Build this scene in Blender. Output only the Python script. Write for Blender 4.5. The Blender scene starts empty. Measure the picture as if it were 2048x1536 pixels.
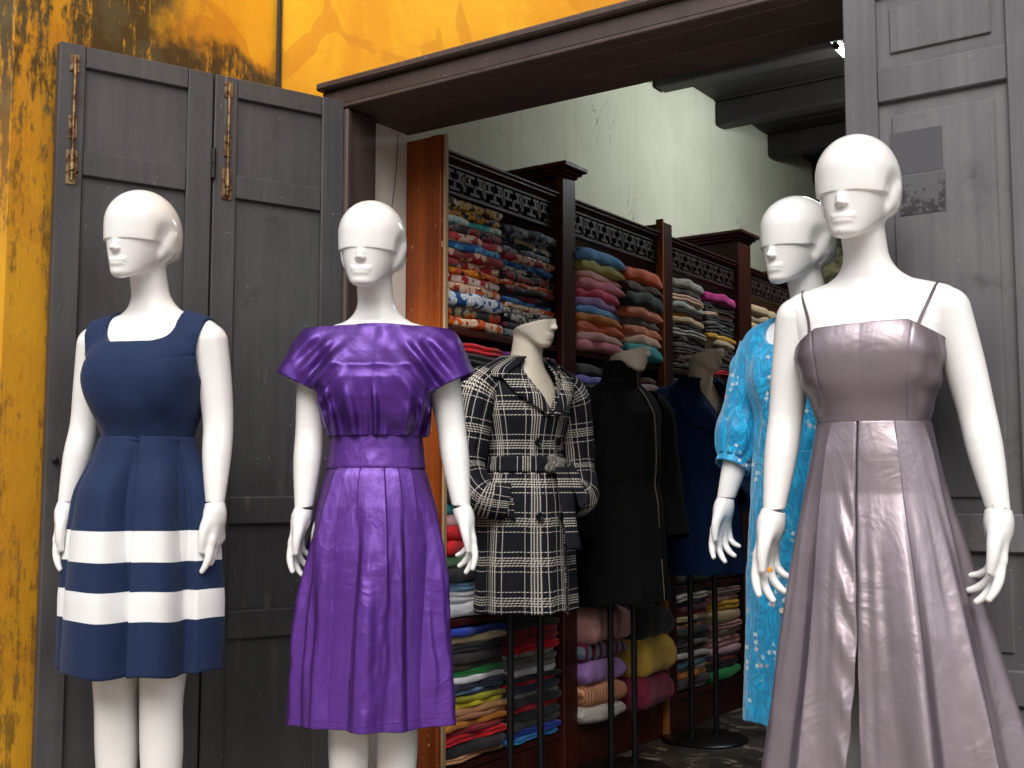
import bpy, math, random
import numpy as np
from mathutils import Vector, Matrix

S = bpy.context.scene
C = S.collection
R = math.radians

# ------------------------------------------------------------------ camera
cam_d = bpy.data.cameras.new('camera')
cam = bpy.data.objects.new('camera', cam_d)
C.objects.link(cam)
cam_d.sensor_width = 36.0
cam_d.lens = 41.05
cam_d.clip_start = 0.05
cam_d.clip_end = 500.0
cam.location = (0, 0, 0.98)
cam.rotation_euler = (R(90 + 5.19), 0, R(34.6))
S.camera = cam

# ------------------------------------------------------------------ sky and sun
W = bpy.data.worlds.new('World')
S.world = W
W.use_nodes = True
wn, wl = W.node_tree.nodes, W.node_tree.links
wn.clear()
SUN_EL, SUN_AZ = R(48), R(155)          # azimuth measured clockwise from +Y
sky = wn.new('ShaderNodeTexSky')
sky.sky_type = 'NISHITA'
sky.sun_disc = False
sky.sun_elevation = SUN_EL
sky.sun_rotation = SUN_AZ
sky.air_density = 1.0
sky.dust_density = 4.0
sky.ozone_density = 0.6
hs = wn.new('ShaderNodeHueSaturation')  # bright veiled sky: little colour left in it
hs.inputs['Saturation'].default_value = 0.45
bg = wn.new('ShaderNodeBackground')
bg.inputs['Strength'].default_value = 0.15
wo = wn.new('ShaderNodeOutputWorld')
wl.new(sky.outputs[0], hs.inputs['Color'])
wl.new(hs.outputs[0], bg.inputs['Color'])
wl.new(bg.outputs[0], wo.inputs['Surface'])

sl = bpy.data.lights.new('sun', 'SUN')
sl.energy = 0.9
sl.angle = R(40)
sl.color = (1.0, 0.985, 0.965)
sun = bpy.data.objects.new('sun', sl)
C.objects.link(sun)
to_sun = Vector((math.sin(SUN_AZ) * math.cos(SUN_EL), math.cos(SUN_AZ) * math.cos(SUN_EL), math.sin(SUN_EL)))
sun.rotation_euler = to_sun.to_track_quat('Z', 'Y').to_euler()
sun.location = (2, -4, 8)

S.view_settings.view_transform = 'Standard'
S.view_settings.look = 'None'
S.view_settings.exposure = 0.75
S.view_settings.gamma = 1.0
S.view_settings.use_curve_mapping = False
S.cycles.max_bounces = 10
S.cycles.diffuse_bounces = 6
S.cycles.glossy_bounces = 4
S.cycles.caustics_reflective = False
S.cycles.caustics_refractive = False


# ------------------------------------------------------------------ materials
def srgb(h):
    h = h.lstrip('#')
    out = []
    for i in (0, 2, 4):
        c = int(h[i:i + 2], 16) / 255
        out.append(c / 12.92 if c <= 0.04045 else ((c + 0.055) / 1.055) ** 2.4)
    return tuple(out) + (1.0,)


def rgba(c):
    return srgb(c) if isinstance(c, str) else (tuple(c) + (1.0,))[:4]


class NT:
    """small wrapper round a material's node tree"""
    def __init__(self, name, rough=0.5, base=None):
        self.m = bpy.data.materials.new(name)
        self.m.use_nodes = True
        self.t = self.m.node_tree
        self.n, self.l = self.t.nodes, self.t.links
        self.b = self.n['Principled BSDF']
        self.set('Roughness', rough)
        if base is not None:
            self.set('Base Color', rgba(base))
        self._tc = None

    def set(self, k, v):
        if hasattr(v, 'is_output'):
            self.l.new(v, self.b.inputs[k])
        else:
            self.b.inputs[k].default_value = v
        return self

    def tc(self, k='Object'):
        if self._tc is None:
            self._tc = self.n.new('ShaderNodeTexCoord')
        return self._tc.outputs[k]

    def pos(self):
        return self.n.new('ShaderNodeNewGeometry').outputs['Position']

    def put(self, node, key, v):
        if hasattr(v, 'is_output'):
            self.l.new(v, node.inputs[key])
        else:
            node.inputs[key].default_value = v

    def mapping(self, vec, scale=(1, 1, 1), loc=(0, 0, 0), rot=(0, 0, 0)):
        n = self.n.new('ShaderNodeMapping')
        self.put(n, 'Vector', vec)
        n.inputs['Scale'].default_value = scale
        n.inputs['Location'].default_value = loc
        n.inputs['Rotation'].default_value = rot
        return n.outputs[0]

    def noise(self, vec, scale=5, detail=4, rough=0.55, dist=0.0, out=0):
        n = self.n.new('ShaderNodeTexNoise')
        self.put(n, 'Vector', vec)
        n.inputs['Scale'].default_value = scale
        n.inputs['Detail'].default_value = detail
        n.inputs['Roughness'].default_value = rough
        n.inputs['Distortion'].default_value = dist
        return n.outputs[out]

    def math(self, op, a, b=None, c=None):
        n = self.n.new('ShaderNodeMath')
        n.operation = op
        self.put(n, 0, a)
        if b is not None:
            self.put(n, 1, b)
        if c is not None:
            self.put(n, 2, c)
        return n.outputs[0]

    def vmath(self, op, a, b=None):
        n = self.n.new('ShaderNodeVectorMath')
        n.operation = op
        self.put(n, 0, a)
        if b is not None:
            self.put(n, 1, b)
        return n.outputs[0]

    def ramp(self, f, stops, interp='LINEAR'):
        n = self.n.new('ShaderNodeValToRGB')
        n.color_ramp.interpolation = interp
        e = n.color_ramp.elements
        while len(e) < len(stops):
            e.new(0.5)
        for i, (p, c) in enumerate(stops):
            e[i].position = p
            e[i].color = (c, c, c, 1) if isinstance(c, (int, float)) else rgba(c)
        self.put(n, 0, f)
        return n.outputs[0]

    def step(self, v, lo, hi):
        n = self.n.new('ShaderNodeMapRange')
        n.interpolation_type = 'SMOOTHSTEP'
        n.inputs['From Min'].default_value = lo
        n.inputs['From Max'].default_value = hi
        self.put(n, 'Value', v)
        return n.outputs[0]

    def mix(self, f, a, b, mode='MIX'):
        n = self.n.new('ShaderNodeMix')
        n.data_type = 'RGBA'
        n.blend_type = mode
        self.put(n, 'Factor', f)
        for k, v in ((6, a), (7, b)):
            if hasattr(v, 'is_output'):
                self.l.new(v, n.inputs[k])
            else:
                n.inputs[k].default_value = rgba(v)
        return n.outputs[2]

    def sep(self, v):
        n = self.n.new('ShaderNodeSeparateXYZ')
        self.put(n, 0, v)
        return n.outputs

    def comb(self, x, y, z=0.0):
        n = self.n.new('ShaderNodeCombineXYZ')
        for i, v in enumerate((x, y, z)):
            self.put(n, i, v)
        return n.outputs[0]

    def bump(self, h, strength=0.3, dist=0.01, normal=None):
        n = self.n.new('ShaderNodeBump')
        n.inputs['Strength'].default_value = strength
        n.inputs['Distance'].default_value = dist
        self.put(n, 'Height', h)
        if normal is not None:
            self.put(n, 'Normal', normal)
        self.l.new(n.outputs[0], self.b.inputs['Normal'])
        return n.outputs[0]

    def objinfo(self, k):
        if not hasattr(self, '_oi'):
            self._oi = self.n.new('ShaderNodeObjectInfo')
        return self._oi.outputs[k]


def m_painted_wood(name, c0, c1, wear='#8d8378', rough=0.48, wear_lo=0.66):
    t = NT(name, rough)
    p = t.tc('Object')
    rnd = t.vmath('ADD', p, t.comb(t.math('MULTIPLY', t.objinfo('Random'), 7.0), t.math('MULTIPLY', t.objinfo('Random'), 3.0)))
    st = t.noise(t.mapping(rnd, (38, 38, 1.6)), 1.0, 6, 0.6)
    big = t.noise(rnd, 2.2, 3)
    f = t.math('ADD', t.math('MULTIPLY', st, 0.45), t.math('MULTIPLY', big, 0.6))
    col = t.mix(t.step(f, 0.35, 0.75), c0, c1)
    sc = t.noise(t.mapping(rnd, (60, 60, 9)), 1.0, 5, 0.75)
    ws = t.noise(rnd, 5.0, 3)
    w = t.math('MULTIPLY', t.step(sc, wear_lo, wear_lo + 0.12), t.step(ws, 0.46, 0.66))
    col = t.mix(t.math('MULTIPLY', w, 0.75), col, wear)
    dr_ = t.noise(t.mapping(rnd, (26, 26, 0.9), loc=(4, 2, 7)), 1.0, 3, 0.5)
    dm = t.math('MULTIPLY', t.step(dr_, 0.64, 0.70), t.step(t.noise(rnd, 2.6, 2), 0.5, 0.62))
    col = t.mix(t.math('MULTIPLY', dm, 0.28), col, wear)
    dk = t.step(t.noise(rnd, 7.0, 5, 0.7), 0.58, 0.74)
    col = t.mix(t.math('MULTIPLY', dk, 0.45), col, '#1d1a19')
    spk = t.noise(rnd, 95, 2, 0.5)
    col = t.mix(t.math('MULTIPLY', t.step(spk, 0.735, 0.76), 0.5), col, '#a39a90')
    t.set('Base Color', col)
    t.set('Roughness', t.ramp(big, [(0.3, rough - 0.08), (0.7, rough + 0.12)]))
    t.bump(t.math('SUBTRACT', st, t.math('MULTIPLY', w, 0.6)), 0.35, 0.002)
    return t.m


def m_varnish(name, c0, c1, rough=0.33, scale=(30, 30, 1.5), specks=False):
    t = NT(name, rough)
    p = t.tc('Object')
    st = t.noise(t.mapping(p, scale), 1.0, 6, 0.62, 0.4)
    big = t.noise(p, 3.0, 4)
    col = t.mix(t.step(t.math('ADD', t.math('MULTIPLY', st, 0.6), t.math('MULTIPLY', big, 0.5)), 0.38, 0.72), c0, c1)
    if specks:
        s = t.noise(t.mapping(p, (90, 90, 45)), 1.0, 2, 0.5)
        col = t.mix(t.step(s, 0.70, 0.74), col, '#c9a27a')
    t.set('Base Color', col)
    t.bump(st, 0.2, 0.0015)
    return t.m


M = {}
M['door_grey'] = m_painted_wood('grey brown door paint', '#525053', '#6a686a')
M['door_left'] = m_painted_wood('dark grey door paint', '#363436', '#4a4848', '#8d8378', 0.5, 0.60)
M['frame'] = m_painted_wood('dark brown frame paint', '#3a2d29', '#51423b', '#7a6a58', 0.55, 0.62)
M['shelf_wood'] = m_varnish('dark red brown shelf wood', '#2b0f0b', '#48190f', 0.38)
M['orange_wood'] = m_varnish('orange varnished wood', '#662a08', '#9c4c10', 0.30, (26, 26, 1.0), True)
M['pale_edge'] = m_varnish('bare pine edge', '#9a7d5c', '#b59a78', 0.6)
M['tan_edge'] = m_varnish('tan lipping wood', '#7a4416', '#a5662a', 0.5)
M['fret_wood'] = m_varnish('dull dark fret wood', '#2a1d19', '#3c2b26', 0.5)
M['fret_back'] = m_varnish('black brown back board', '#120a08', '#1c100d', 0.6)
M['ceiling_wood'] = m_varnish('smoky ceiling board', '#0c0908', '#1c1613', 0.6, (2, 20, 20))

t = NT('rusty brass', 0.42)
f = t.noise(t.tc('Object'), 40, 5, 0.7)
t.set('Base Color', t.mix(t.step(f, 0.42, 0.6), '#8f7656', '#4a2c1c'))
t.set('Metallic', 0.75)
t.bump(f, 0.3, 0.002)
M['brass'] = t.m
M['dark_metal'] = NT('dark hinge metal', 0.5, '#2b2826').set('Metallic', 0.6).m
M['black_metal'] = NT('black enamelled pole', 0.32, '#131314').set('Metallic', 0.3).m
M['cable'] = NT('black cable sheath', 0.5, '#141210').m


def m_white():
    t = NT('white mannequin lacquer', 0.2)
    p = t.tc('Object')
    n1 = t.noise(p, 6, 3)
    sc = t.noise(t.mapping(p, (55, 70, 60), rot=(0.4, 0.2, 0.5)), 1.0, 2, 0.4)
    gr = t.noise(t.mapping(p, (9, 9, 30), rot=(0.3, 0.9, 0.2)), 1.0, 3)
    mk = t.math('MULTIPLY', t.step(sc, 0.735, 0.76), t.step(gr, 0.5, 0.6))
    col = t.mix(t.step(n1, 0.35, 0.7), '#e5e4e2', '#dddcda')
    t.set('Base Color', t.mix(t.math('MULTIPLY', mk, 0.5), col, '#8d8578'))
    t.set('Roughness', t.ramp(n1, [(0.3, 0.17), (0.7, 0.27)]))
    t.set('Coat Weight', 0.4)
    t.set('Coat Roughness', 0.08)
    t.bump(t.noise(p, 14, 2), 0.05, 0.004)
    return t.m


M['white'] = m_white()
M['seam'] = NT('joint shadow line', 0.7, '#3a342c').m
t = NT('cream dummy plastic', 0.34)
t.set('Base Color', t.mix(t.step(t.noise(t.tc('Object'), 9, 4), 0.35, 0.7), '#ddd5c5', '#d0c6b2'))
M['cream'] = t.m
M['orange_dot'] = NT('orange sticker', 0.5, '#e08a1e').m
M['pearl'] = NT('pearl button', 0.25, '#d9cfbb').m
M['black_button'] = NT('black button', 0.25, '#0c0c0e').m


# yellow lime wash, clean and with mould
def m_yellow(name, mould):
    t = NT(name, 0.85)
    p = t.pos()
    x, y, z = t.sep(p)[:3]
    big = t.noise(p, 1.6, 5, 0.6, 0.6)
    mid = t.noise(p, 5.0, 6, 0.65)
    fine = t.noise(t.mapping(p, (60, 60, 26)), 1.0, 4, 0.7)
    col = t.mix(t.step(big, 0.36, 0.62), '#d99410', '#eab01e')
    blotch = t.step(t.noise(t.mapping(p, (1, 1, 0.8), loc=(3.1, 1.7, 0.4)), 3.0, 3, 0.5, 1.4), 0.55, 0.575)
    col = t.mix(t.math('MULTIPLY', blotch, 0.45), col, '#c07a10')
    peel = t.noise(t.mapping(p, (1, 1, 0.6), loc=(7.3, 2.2, 5.5)), 7.0, 6, 0.7, 0.8)
    col = t.mix(t.math('MULTIPLY', t.step(peel, 0.68, 0.72), 0.5), col, '#8f6412')
    if mould:
        nz = t.math('MULTIPLY', t.math('SUBTRACT', mid, 0.5), 0.55)
        streak = t.noise(t.mapping(p, (30, 30, 1.8)), 1.0, 6, 0.72)
        gate = t.noise(t.mapping(p, (9, 9, 2.0)), 1.0, 6, 0.70)
        a = t.math('MULTIPLY', t.step(t.math('ADD', y, nz), 2.25, 2.05), t.step(y, 1.64, 1.67))                 # nearer half of the pier
        b = t.step(t.math('ADD', z, t.math('MULTIPLY', nz, 0.6)), 2.33, 2.25)   # band under the clean patch
        near = t.step(y, 1.73, 1.95)
        hi = t.step(z, 1.7, 2.15)
        m = t.math('MAXIMUM', a, b)
        dens = t.math('ADD', t.math('MULTIPLY', gate, 0.75), t.math('MULTIPLY', streak, 0.42))
        bias = t.math('ADD', t.math('MULTIPLY', near, 0.07), t.math('MULTIPLY', hi, 0.075))
        k = t.step(t.math('ADD', t.math('ADD', dens, bias), t.math('MULTIPLY', t.math('SUBTRACT', fine, 0.5), 0.5)), 0.565, 0.70)
        k = t.math('MULTIPLY', k, m)
        col = t.mix(t.math('MULTIPLY', m, 0.55), col, '#b27c08')
        mc = t.mix(t.step(t.noise(p, 9, 5, 0.6), 0.42, 0.62), '#2e260e', '#3f3f2c')
        col = t.mix(t.math('MULTIPLY', k, t.math('ADD', 0.62, t.math('MULTIPLY', hi, 0.3))), col, mc)
        chip = t.noise(t.mapping(p, (1, 1, 0.7), loc=(1.2, 0.4, 0.9)), 11.0, 2, 0.4)
        col = t.mix(t.math('MULTIPLY', t.step(chip, 0.79, 0.80), m), col, '#d8c98a')
    t.set('Base Color', col)
    nb = t.bump(t.math('ADD', t.math('MULTIPLY', mid, 0.7), t.math('MULTIPLY', fine, 0.25)), 0.45, 0.012)
    return t.m


M['yellow'] = m_yellow('ochre lime wash', False)
M['yellow_mould'] = m_yellow('ochre lime wash with black mould', True)


def m_plaster(name, c0, c1, stain, amt=0.5, vert=True):
    t = NT(name, 0.8)
    p = t.pos()
    big = t.noise(p, 1.3, 5, 0.6)
    st = t.noise(t.mapping(p, (14, 14, 0.7)), 1.0, 5, 0.65)
    col = t.mix(t.step(big, 0.35, 0.65), c0, c1)
    col = t.mix(t.math('MULTIPLY', t.step(st, 0.52, 0.72), amt), col, stain)
    ck = t.noise(t.mapping(p, (1, 1.0, 0.55), loc=(2, 5, 1)), 1.1, 5, 0.6, 0.8)
    ckm = t.math('MULTIPLY', t.step(t.math('ABSOLUTE', t.math('SUBTRACT', ck, 0.52)), 0.0022, 0.0008), t.step(t.noise(p, 1.7, 2), 0.5, 0.6))
    col = t.mix(t.math('MULTIPLY', ckm, 0.7), col, '#5c584a')
    sp = t.noise(p, 11, 6, 0.75)
    col = t.mix(t.math('MULTIPLY', t.step(sp, 0.68, 0.74), 0.7), col, '#4b473c')
    t.set('Base Color', col)
    t.bump(t.noise(p, 18, 6, 0.6), 0.3, 0.006)
    return t.m


M['green_wall'] = m_plaster('pale green plaster', '#bdbfa8', '#cdceb8', '#a8a17e', 0.38)
M['white_wall'] = m_plaster('old white plaster', '#cfc6ba', '#ddd6cb', '#a98f74', 0.35)

t = NT('worn dark tiled floor', 0.4)
p = t.pos()
big = t.noise(p, 3.0, 6, 0.7, 0.5)
col = t.mix(t.step(big, 0.4, 0.62), '#2a2521', '#3b342d')
pt = t.noise(p, 6.0, 6, 0.78, 0.8)
col = t.mix(t.math('MULTIPLY', t.step(pt, 0.53, 0.62), 0.85), col, '#9a8e80')
t.set('Base Color', col)
t.set('Roughness', t.ramp(big, [(0.35, 0.25), (0.65, 0.55)]))
t.bump(pt, 0.2, 0.004)
M['floor'] = t.m
t = NT('grey street paving', 0.85)
p = t.pos()
t.set('Base Color', t.mix(t.step(t.noise(p, 2.5, 6, 0.65), 0.35, 0.65), '#8a8278', '#a29a8e'))
t.bump(t.noise(p, 30, 5), 0.3, 0.005)
M['street'] = t.m
t = NT('lit fluorescent tube', 0.4, '#ffffff')
t.set('Emission Color', (0.92, 0.97, 1.0, 1))
t.set('Emission Strength', 90.0)
M['lamp'] = t.m
M['enamel'] = NT('white lamp enamel', 0.4, '#d0d0cc').m


# ------------------------------------------------------------------ mesh helpers
def tag(o, label=None, cat=None, group=None, kind=None):
    if label:
        o['label'] = label
    if cat:
        o['category'] = cat
    if group:
        o['group'] = group
    if kind:
        o['kind'] = kind
    return o


def link(name, me, parent=None, m=None):
    o = bpy.data.objects.new(name, me)
    C.objects.link(o)
    if m is not None:
        me.materials.append(m)
    if parent is not None:
        o.parent = parent
    return o


def thing(name, loc=(0, 0, 0), rz=0.0, label=None, cat=None, group=None):
    o = bpy.data.objects.new(name, None)
    o.empty_display_size = 0.1
    C.objects.link(o)
    o.location = loc
    o.rotation_euler = (0, 0, rz)
    return tag(o, label, cat, group)


class MB:
    """collects boxes, prisms and tubes into one mesh"""
    def __init__(self):
        self.v, self.f = [], []

    def box(self, x0, x1, y0, y1, z0, z1, bev=0.0):
        b = len(self.v)
        if bev <= 0:
            self.v += [(x, y, z) for z in (z0, z1) for y in (y0, y1) for x in (x0, x1)]
            self.f += [tuple(b + i for i in q) for q in ((0, 2, 3, 1), (4, 5, 7, 6), (0, 1, 5, 4), (2, 6, 7, 3), (0, 4, 6, 2), (1, 3, 7, 5))]
            return self
        # chamfered box: convex hull of 24 points, faces listed by hand
        e = min(bev, (x1 - x0) * .45, (y1 - y0) * .45, (z1 - z0) * .45)
        X, Y, Z = (x0, x1), (y0, y1), (z0, z1)
        idx = {}
        for i in (0, 1):
            for j in (0, 1):
                for k in (0, 1):
                    sx, sy, sz = (1, -1)[i], (1, -1)[j], (1, -1)[k]
                    for a, q in enumerate(((X[i], Y[j] + sy * e, Z[k] + sz * e), (X[i] + sx * e, Y[j], Z[k] + sz * e), (X[i] + sx * e, Y[j] + sy * e, Z[k]))):
                        idx[i, j, k, a] = len(self.v)
                        self.v.append(q)
        F = []
        for s in (0, 1):
            F.append([idx[s, 0, 0, 0], idx[s, 1, 0, 0], idx[s, 1, 1, 0], idx[s, 0, 1, 0]])
            F.append([idx[0, s, 0, 1], idx[1, s, 0, 1], idx[1, s, 1, 1], idx[0, s, 1, 1]])
            F.append([idx[0, 0, s, 2], idx[1, 0, s, 2], idx[1, 1, s, 2], idx[0, 1, s, 2]])
        for i in (0, 1):
            for j in (0, 1):
                F.append([idx[i, j, 0, 0], idx[i, j, 1, 0], idx[i, j, 1, 1], idx[i, j, 0, 1]])
                F.append([idx[i, 0, j, 0], idx[i, 1, j, 0], idx[i, 1, j, 2], idx[i, 0, j, 2]])
                F.append([idx[0, i, j, 1], idx[1, i, j, 1], idx[1, i, j, 2], idx[0, i, j, 2]])
                for k in (0, 1):
                    F.append([idx[i, j, k, 0], idx[i, j, k, 1], idx[i, j, k, 2]])
        cx = Vector(((x0 + x1) / 2, (y0 + y1) / 2, (z0 + z1) / 2))
        for q in F:
            P = [Vector(self.v[a]) for a in q]
            n = (P[1] - P[0]).cross(P[2] - P[0])
            ce = sum(P, Vector()) / len(P)
            self.f.append(tuple(q) if n.dot(ce - cx) > 0 else tuple(q[::-1]))
        return self

    def tube(self, pts, r, n=10, caps=True):
        pts = [Vector(p) for p in pts]
        rs = r if isinstance(r, (list, tuple)) else [r] * len(pts)
        b = len(self.v)
        up = None
        for i, p in enumerate(pts):
            d = (pts[min(i + 1, len(pts) - 1)] - pts[max(i - 1, 0)]).normalized()
            if up is None:
                up = Vector((0, 0, 1)) if abs(d.z) < 0.9 else Vector((1, 0, 0))
            a = d.cross(up).normalized()
            up = a.cross(d).normalized()
            for k in range(n):
                t = 2 * math.pi * k / n
                self.v.append(tuple(p + (a * math.cos(t) + up * math.sin(t)) * rs[i]))
        for i in range(len(pts) - 1):
            for k in range(n):
                k2 = (k + 1) % n
                self.f.append((b + i * n + k, b + (i + 1) * n + k, b + (i + 1) * n + k2, b + i * n + k2))
        if caps:
            self.f.append(tuple(b + k for k in range(n)))
            self.f.append(tuple(b + (len(pts) - 1) * n + k for k in range(n))[::-1])
        return self

    def lathe(self, prof, n=32, c=(0, 0, 0)):
        b = len(self.v)
        for (r, z) in prof:
            for k in range(n):
                t = 2 * math.pi * k / n
                self.v.append((c[0] + r * math.cos(t), c[1] + r * math.sin(t), c[2] + z))
        for i in range(len(prof) - 1):
            for k in range(n):
                k2 = (k + 1) % n
                self.f.append((b + i * n + k, b + i * n + k2, b + (i + 1) * n + k2, b + (i + 1) * n + k))
        self.f.append(tuple(b + k for k in range(n))[::-1])
        self.f.append(tuple(b + (len(prof) - 1) * n + k for k in range(n)))
        return self

    def build(self, name, m, parent=None, smooth=False):
        me = bpy.data.meshes.new(name)
        me.from_pydata(self.v, [], self.f)
        me.validate()
        if smooth:
            me.polygons.foreach_set('use_smooth', [True] * len(me.polygons))
            me.set_sharp_from_angle(angle=R(40))
        return link(name, me, parent, m)


def np_mesh(name, V, F, smooth=True, uv=None, normals=None):
    me = bpy.data.meshes.new(name)
    V = np.asarray(V, np.float32)
    F = np.asarray(F, np.int32)
    me.vertices.add(len(V))
    me.vertices.foreach_set('co', V.ravel())
    me.loops.add(F.size)
    me.loops.foreach_set('vertex_index', F.ravel())
    me.polygons.add(len(F))
    k = F.shape[1]
    me.polygons.foreach_set('loop_start', np.arange(0, F.size, k, dtype=np.int32))
    me.update(calc_edges=True)
    if uv is not None:
        L = me.uv_layers.new(name='UVMap')
        L.data.foreach_set('uv', np.asarray(uv, np.float32)[F.ravel()].ravel())
    if smooth:
        me.polygons.foreach_set('use_smooth', np.ones(len(F), bool))
    if normals is not None:
        me.normals_split_custom_set_from_vertices([tuple(v) for v in normals])
    return me


def grid_mesh(name, P, closed=False, uv=None, flip=False, keep=None):
    """P: (nv, nu, 3); closed joins the last column with the first"""
    nv, nu = P.shape[:2]
    idx = np.arange(nv * nu).reshape(nv, nu)
    a = idx[:-1]
    b = idx[1:]
    if closed:
        q = np.stack([a, np.roll(a, -1, 1), np.roll(b, -1, 1), b], -1)
    else:
        q = np.stack([a[:, :-1], a[:, 1:], b[:, 1:], b[:, :-1]], -1)
    if keep is not None:
        q = q[keep]
    q = q.reshape(-1, 4)
    if flip:
        q = q[:, ::-1]
    u = None
    if uv is not None:
        u = uv.reshape(-1, 2)
    me = np_mesh(name, P.reshape(-1, 3), q, True, u)
    return me


def solid(o, t=0.002, off=-1):
    s = o.modifiers.new('thickness', 'SOLIDIFY')
    s.thickness = t
    s.offset = off
    return o


# ================================================================== the setting
YF, YI = 2.50, 2.80            # outer and inner face of the shop front
XS, XW = -2.19, -2.65          # shelf fronts, inner side wall
ZL = 2.105                     # underside of the lintel

b = MB().box(-60, 60, -60, 2.49, -0.05, 0.0)
tag(b.build('street', M['street']), kind='structure')
b = MB().box(XW - 0.3, 4.2, 2.49, 9.3, -0.05, 0.002)
tag(b.build('floor', M['floor']), kind='structure')

# ceiling of boards with joists under it
ce = MB().box(XW - 0.3, 4.2, YI - .3, 9.3, 3.16, 3.22).build('ceiling', M['ceiling_wood'])
tag(ce, kind='structure')
pw = 0.20
me_p = None
nb = int((9.2 - YI) / pw)
for i in range(nb):
    y0 = YI + i * pw
    if me_p is None:
        po = MB().box(XW, 4.0, 0.0, pw - 0.006, 3.12, 3.158, 0.004).build('ceiling_board', M['ceiling_wood'], ce)
        me_p = po.data
    else:
        po = link('ceiling_board', me_p, ce)
    po.location = (0, y0, (i % 3) * 0.0015)
me_j = None
for y in (4.35, 5.08, 5.81, 6.55, 7.3, 8.05):
    if me_j is None:
        jo = MB().box(XW + 0.01, 4.0, 0, 0.11, 2.985, 3.118, 0.008).build('ceiling_joist', M['ceiling_wood'], ce)
        me_j = jo.data
    else:
        jo = link('ceiling_joist', me_j, ce)
    jo.location = (0, y, 0)

# inner walls
def wall(name, dims, m, label):
    o = MB().box(*dims).build(name, m)
    return tag(o, label, 'wall')


wall('plaster_wall', (XW - 0.3, XW, YI - .002, 9.3, 0, 3.16), M['green_wall'], 'pale green plastered side wall behind the shelves')
wall('plaster_wall', (XW, 4.2, 9.0, 9.3, 0, 3.16), M['green_wall'], 'pale green plastered end wall deep inside the shop')
wall('plaster_wall', (3.9, 4.2, YI, 9.0, 0, 3.16), M['green_wall'], 'pale plastered wall facing the shelves across the shop')

# facade: left piece, piece over the opening, right piece, all with a real thickness
fw = thing('facade_wall', (0, 0, 0), 0, 'ochre yellow lime washed shop front wall over the doorway', 'wall')
MB().box(-2.64, -2.425, YF + 0.03, YI, 0, 4.6).build('wall_pier', M['yellow'], fw)
MB().box(-2.425, 3.3, YF + 0.03, YI, 2.195, 4.6).build('wall_panel', M['yellow'], fw)
MB().box(3.3, 4.2, YF + 0.03, YI, 0, 4.6).build('wall_pier', M['yellow'], fw)
MB().box(-2.425, -2.338, YF + 0.12, YI, 0, ZL + 0.01).build('reveal', M['white_wall'], fw)['label'] = 'old white plaster reveal beside the orange post'
wall('pillar', (-3.5, -2.642, 1.63, YI, 0, 4.6), M['yellow_mould'], 'ochre yellow pillar streaked with black mould beside the folded doors')

# timber door frame with lintel
df = thing('door_frame', (0, 0, 0), 0, 'dark brown timber door frame and lintel round the shop entrance', 'door frame')
MB().box(-2.41, 3.3, YF - 0.012, YF + 0.03, ZL + 0.012, ZL + 0.062, 0.004).build('fascia_board', M['frame'], df)
MB().box(-2.418, 3.3, YF - 0.034, YF + 0.03, ZL + 0.064, ZL + 0.088, 0.006).build('cornice_moulding', M['frame'], df)
MB().box(-2.40, 3.3, YF - 0.020, YF + 0.03, ZL - 0.001, ZL + 0.0115, 0.003).build('lower_lip', M['frame'], df)
MB().box(-2.40, 3.28, YF + 0.032, YF + 0.165, ZL, ZL + 0.085, 0.004).build('soffit_board', M['frame'], df)
MB().box(-2.40, 3.28, YF + 0.168, YI + 0.012, ZL + 0.002, ZL + 0.085, 0.004).build('soffit_board', M['frame'], df)
MB().box(-2.41, -2.305, YF - 0.008, YF + 0.118, 0, ZL - 0.002, 0.004).build('jamb_post', M['frame'], df)
MB().box(-2.318, -2.300, YF - 0.018, YF + 0.004, 0, ZL - 0.004, 0.005).build('jamb_bead', M['frame'], df)
MB().box(3.21, 3.3, YF - 0.008, YI - 0.01, 0, ZL - 0.002, 0.004).build('jamb_post', M['frame'], df)

# black cable down the corner
cb = MB().tube([(-2.622, YF + 0.017, 4.6), (-2.624, YF + 0.016, 3.2), (-2.628, YF + 0.017, 2.4), (-2.624, YF + 0.018, 1.4), (-2.628, YF + 0.017, 0.0)], 0.0075, 8).build('cable', M['cable'])
tag(cb, 'thin black cable running down the corner of the yellow wall', 'cable')
hr = MB().tube([(-2.336, 2.755, 2.10), (-2.334, 2.745, 1.98), (-2.336, 2.728, 1.86), (-2.334, 2.724, 1.74)], 0.0012, 5).build('wire', M['cable'])
tag(hr, 'thin dark wire hanging on the white plaster beside the orange post', 'wire')


# ------------------------------------------------------------------ doors
def door_leaf(parent, w, m, levels, T=0.036, stile=0.062, stile_r=0.062, raised=False, x0=0.0):
    """a framed leaf in its own x-z plane, x from x0 to x0+w, front face at y = 0, thickness to +y"""
    x1 = x0 + w
    top = levels[-1][1]
    lf = MB()
    lf.box(x0, x0 + stile, 0, T, 0.012, top, 0.003)
    lf.box(x1 - stile_r, x1, 0, T, 0.012, top, 0.003)
    for (z0, z1) in levels:
        lf.box(x0 + stile + 0.0006, x1 - stile_r - 0.0006, 0.0012, T - 0.001, z0, z1, 0.003)
    o = lf.build('door_leaf', m, parent)
    for i in range(len(levels) - 1):
        z0, z1 = levels[i][1], levels[i + 1][0]
        pn = MB().box(x0 + stile - 0.004, x1 - stile_r + 0.004, 0.013, T - 0.012, z0 - 0.004, z1 + 0.004)
        if raised:
            pn.box(x0 + stile + 0.028, x1 - stile_r - 0.028, 0.0075, 0.0132, z0 + 0.032, z1 - 0.032, 0.004)
        pn.build('panel', m, o)
    return o


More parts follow.
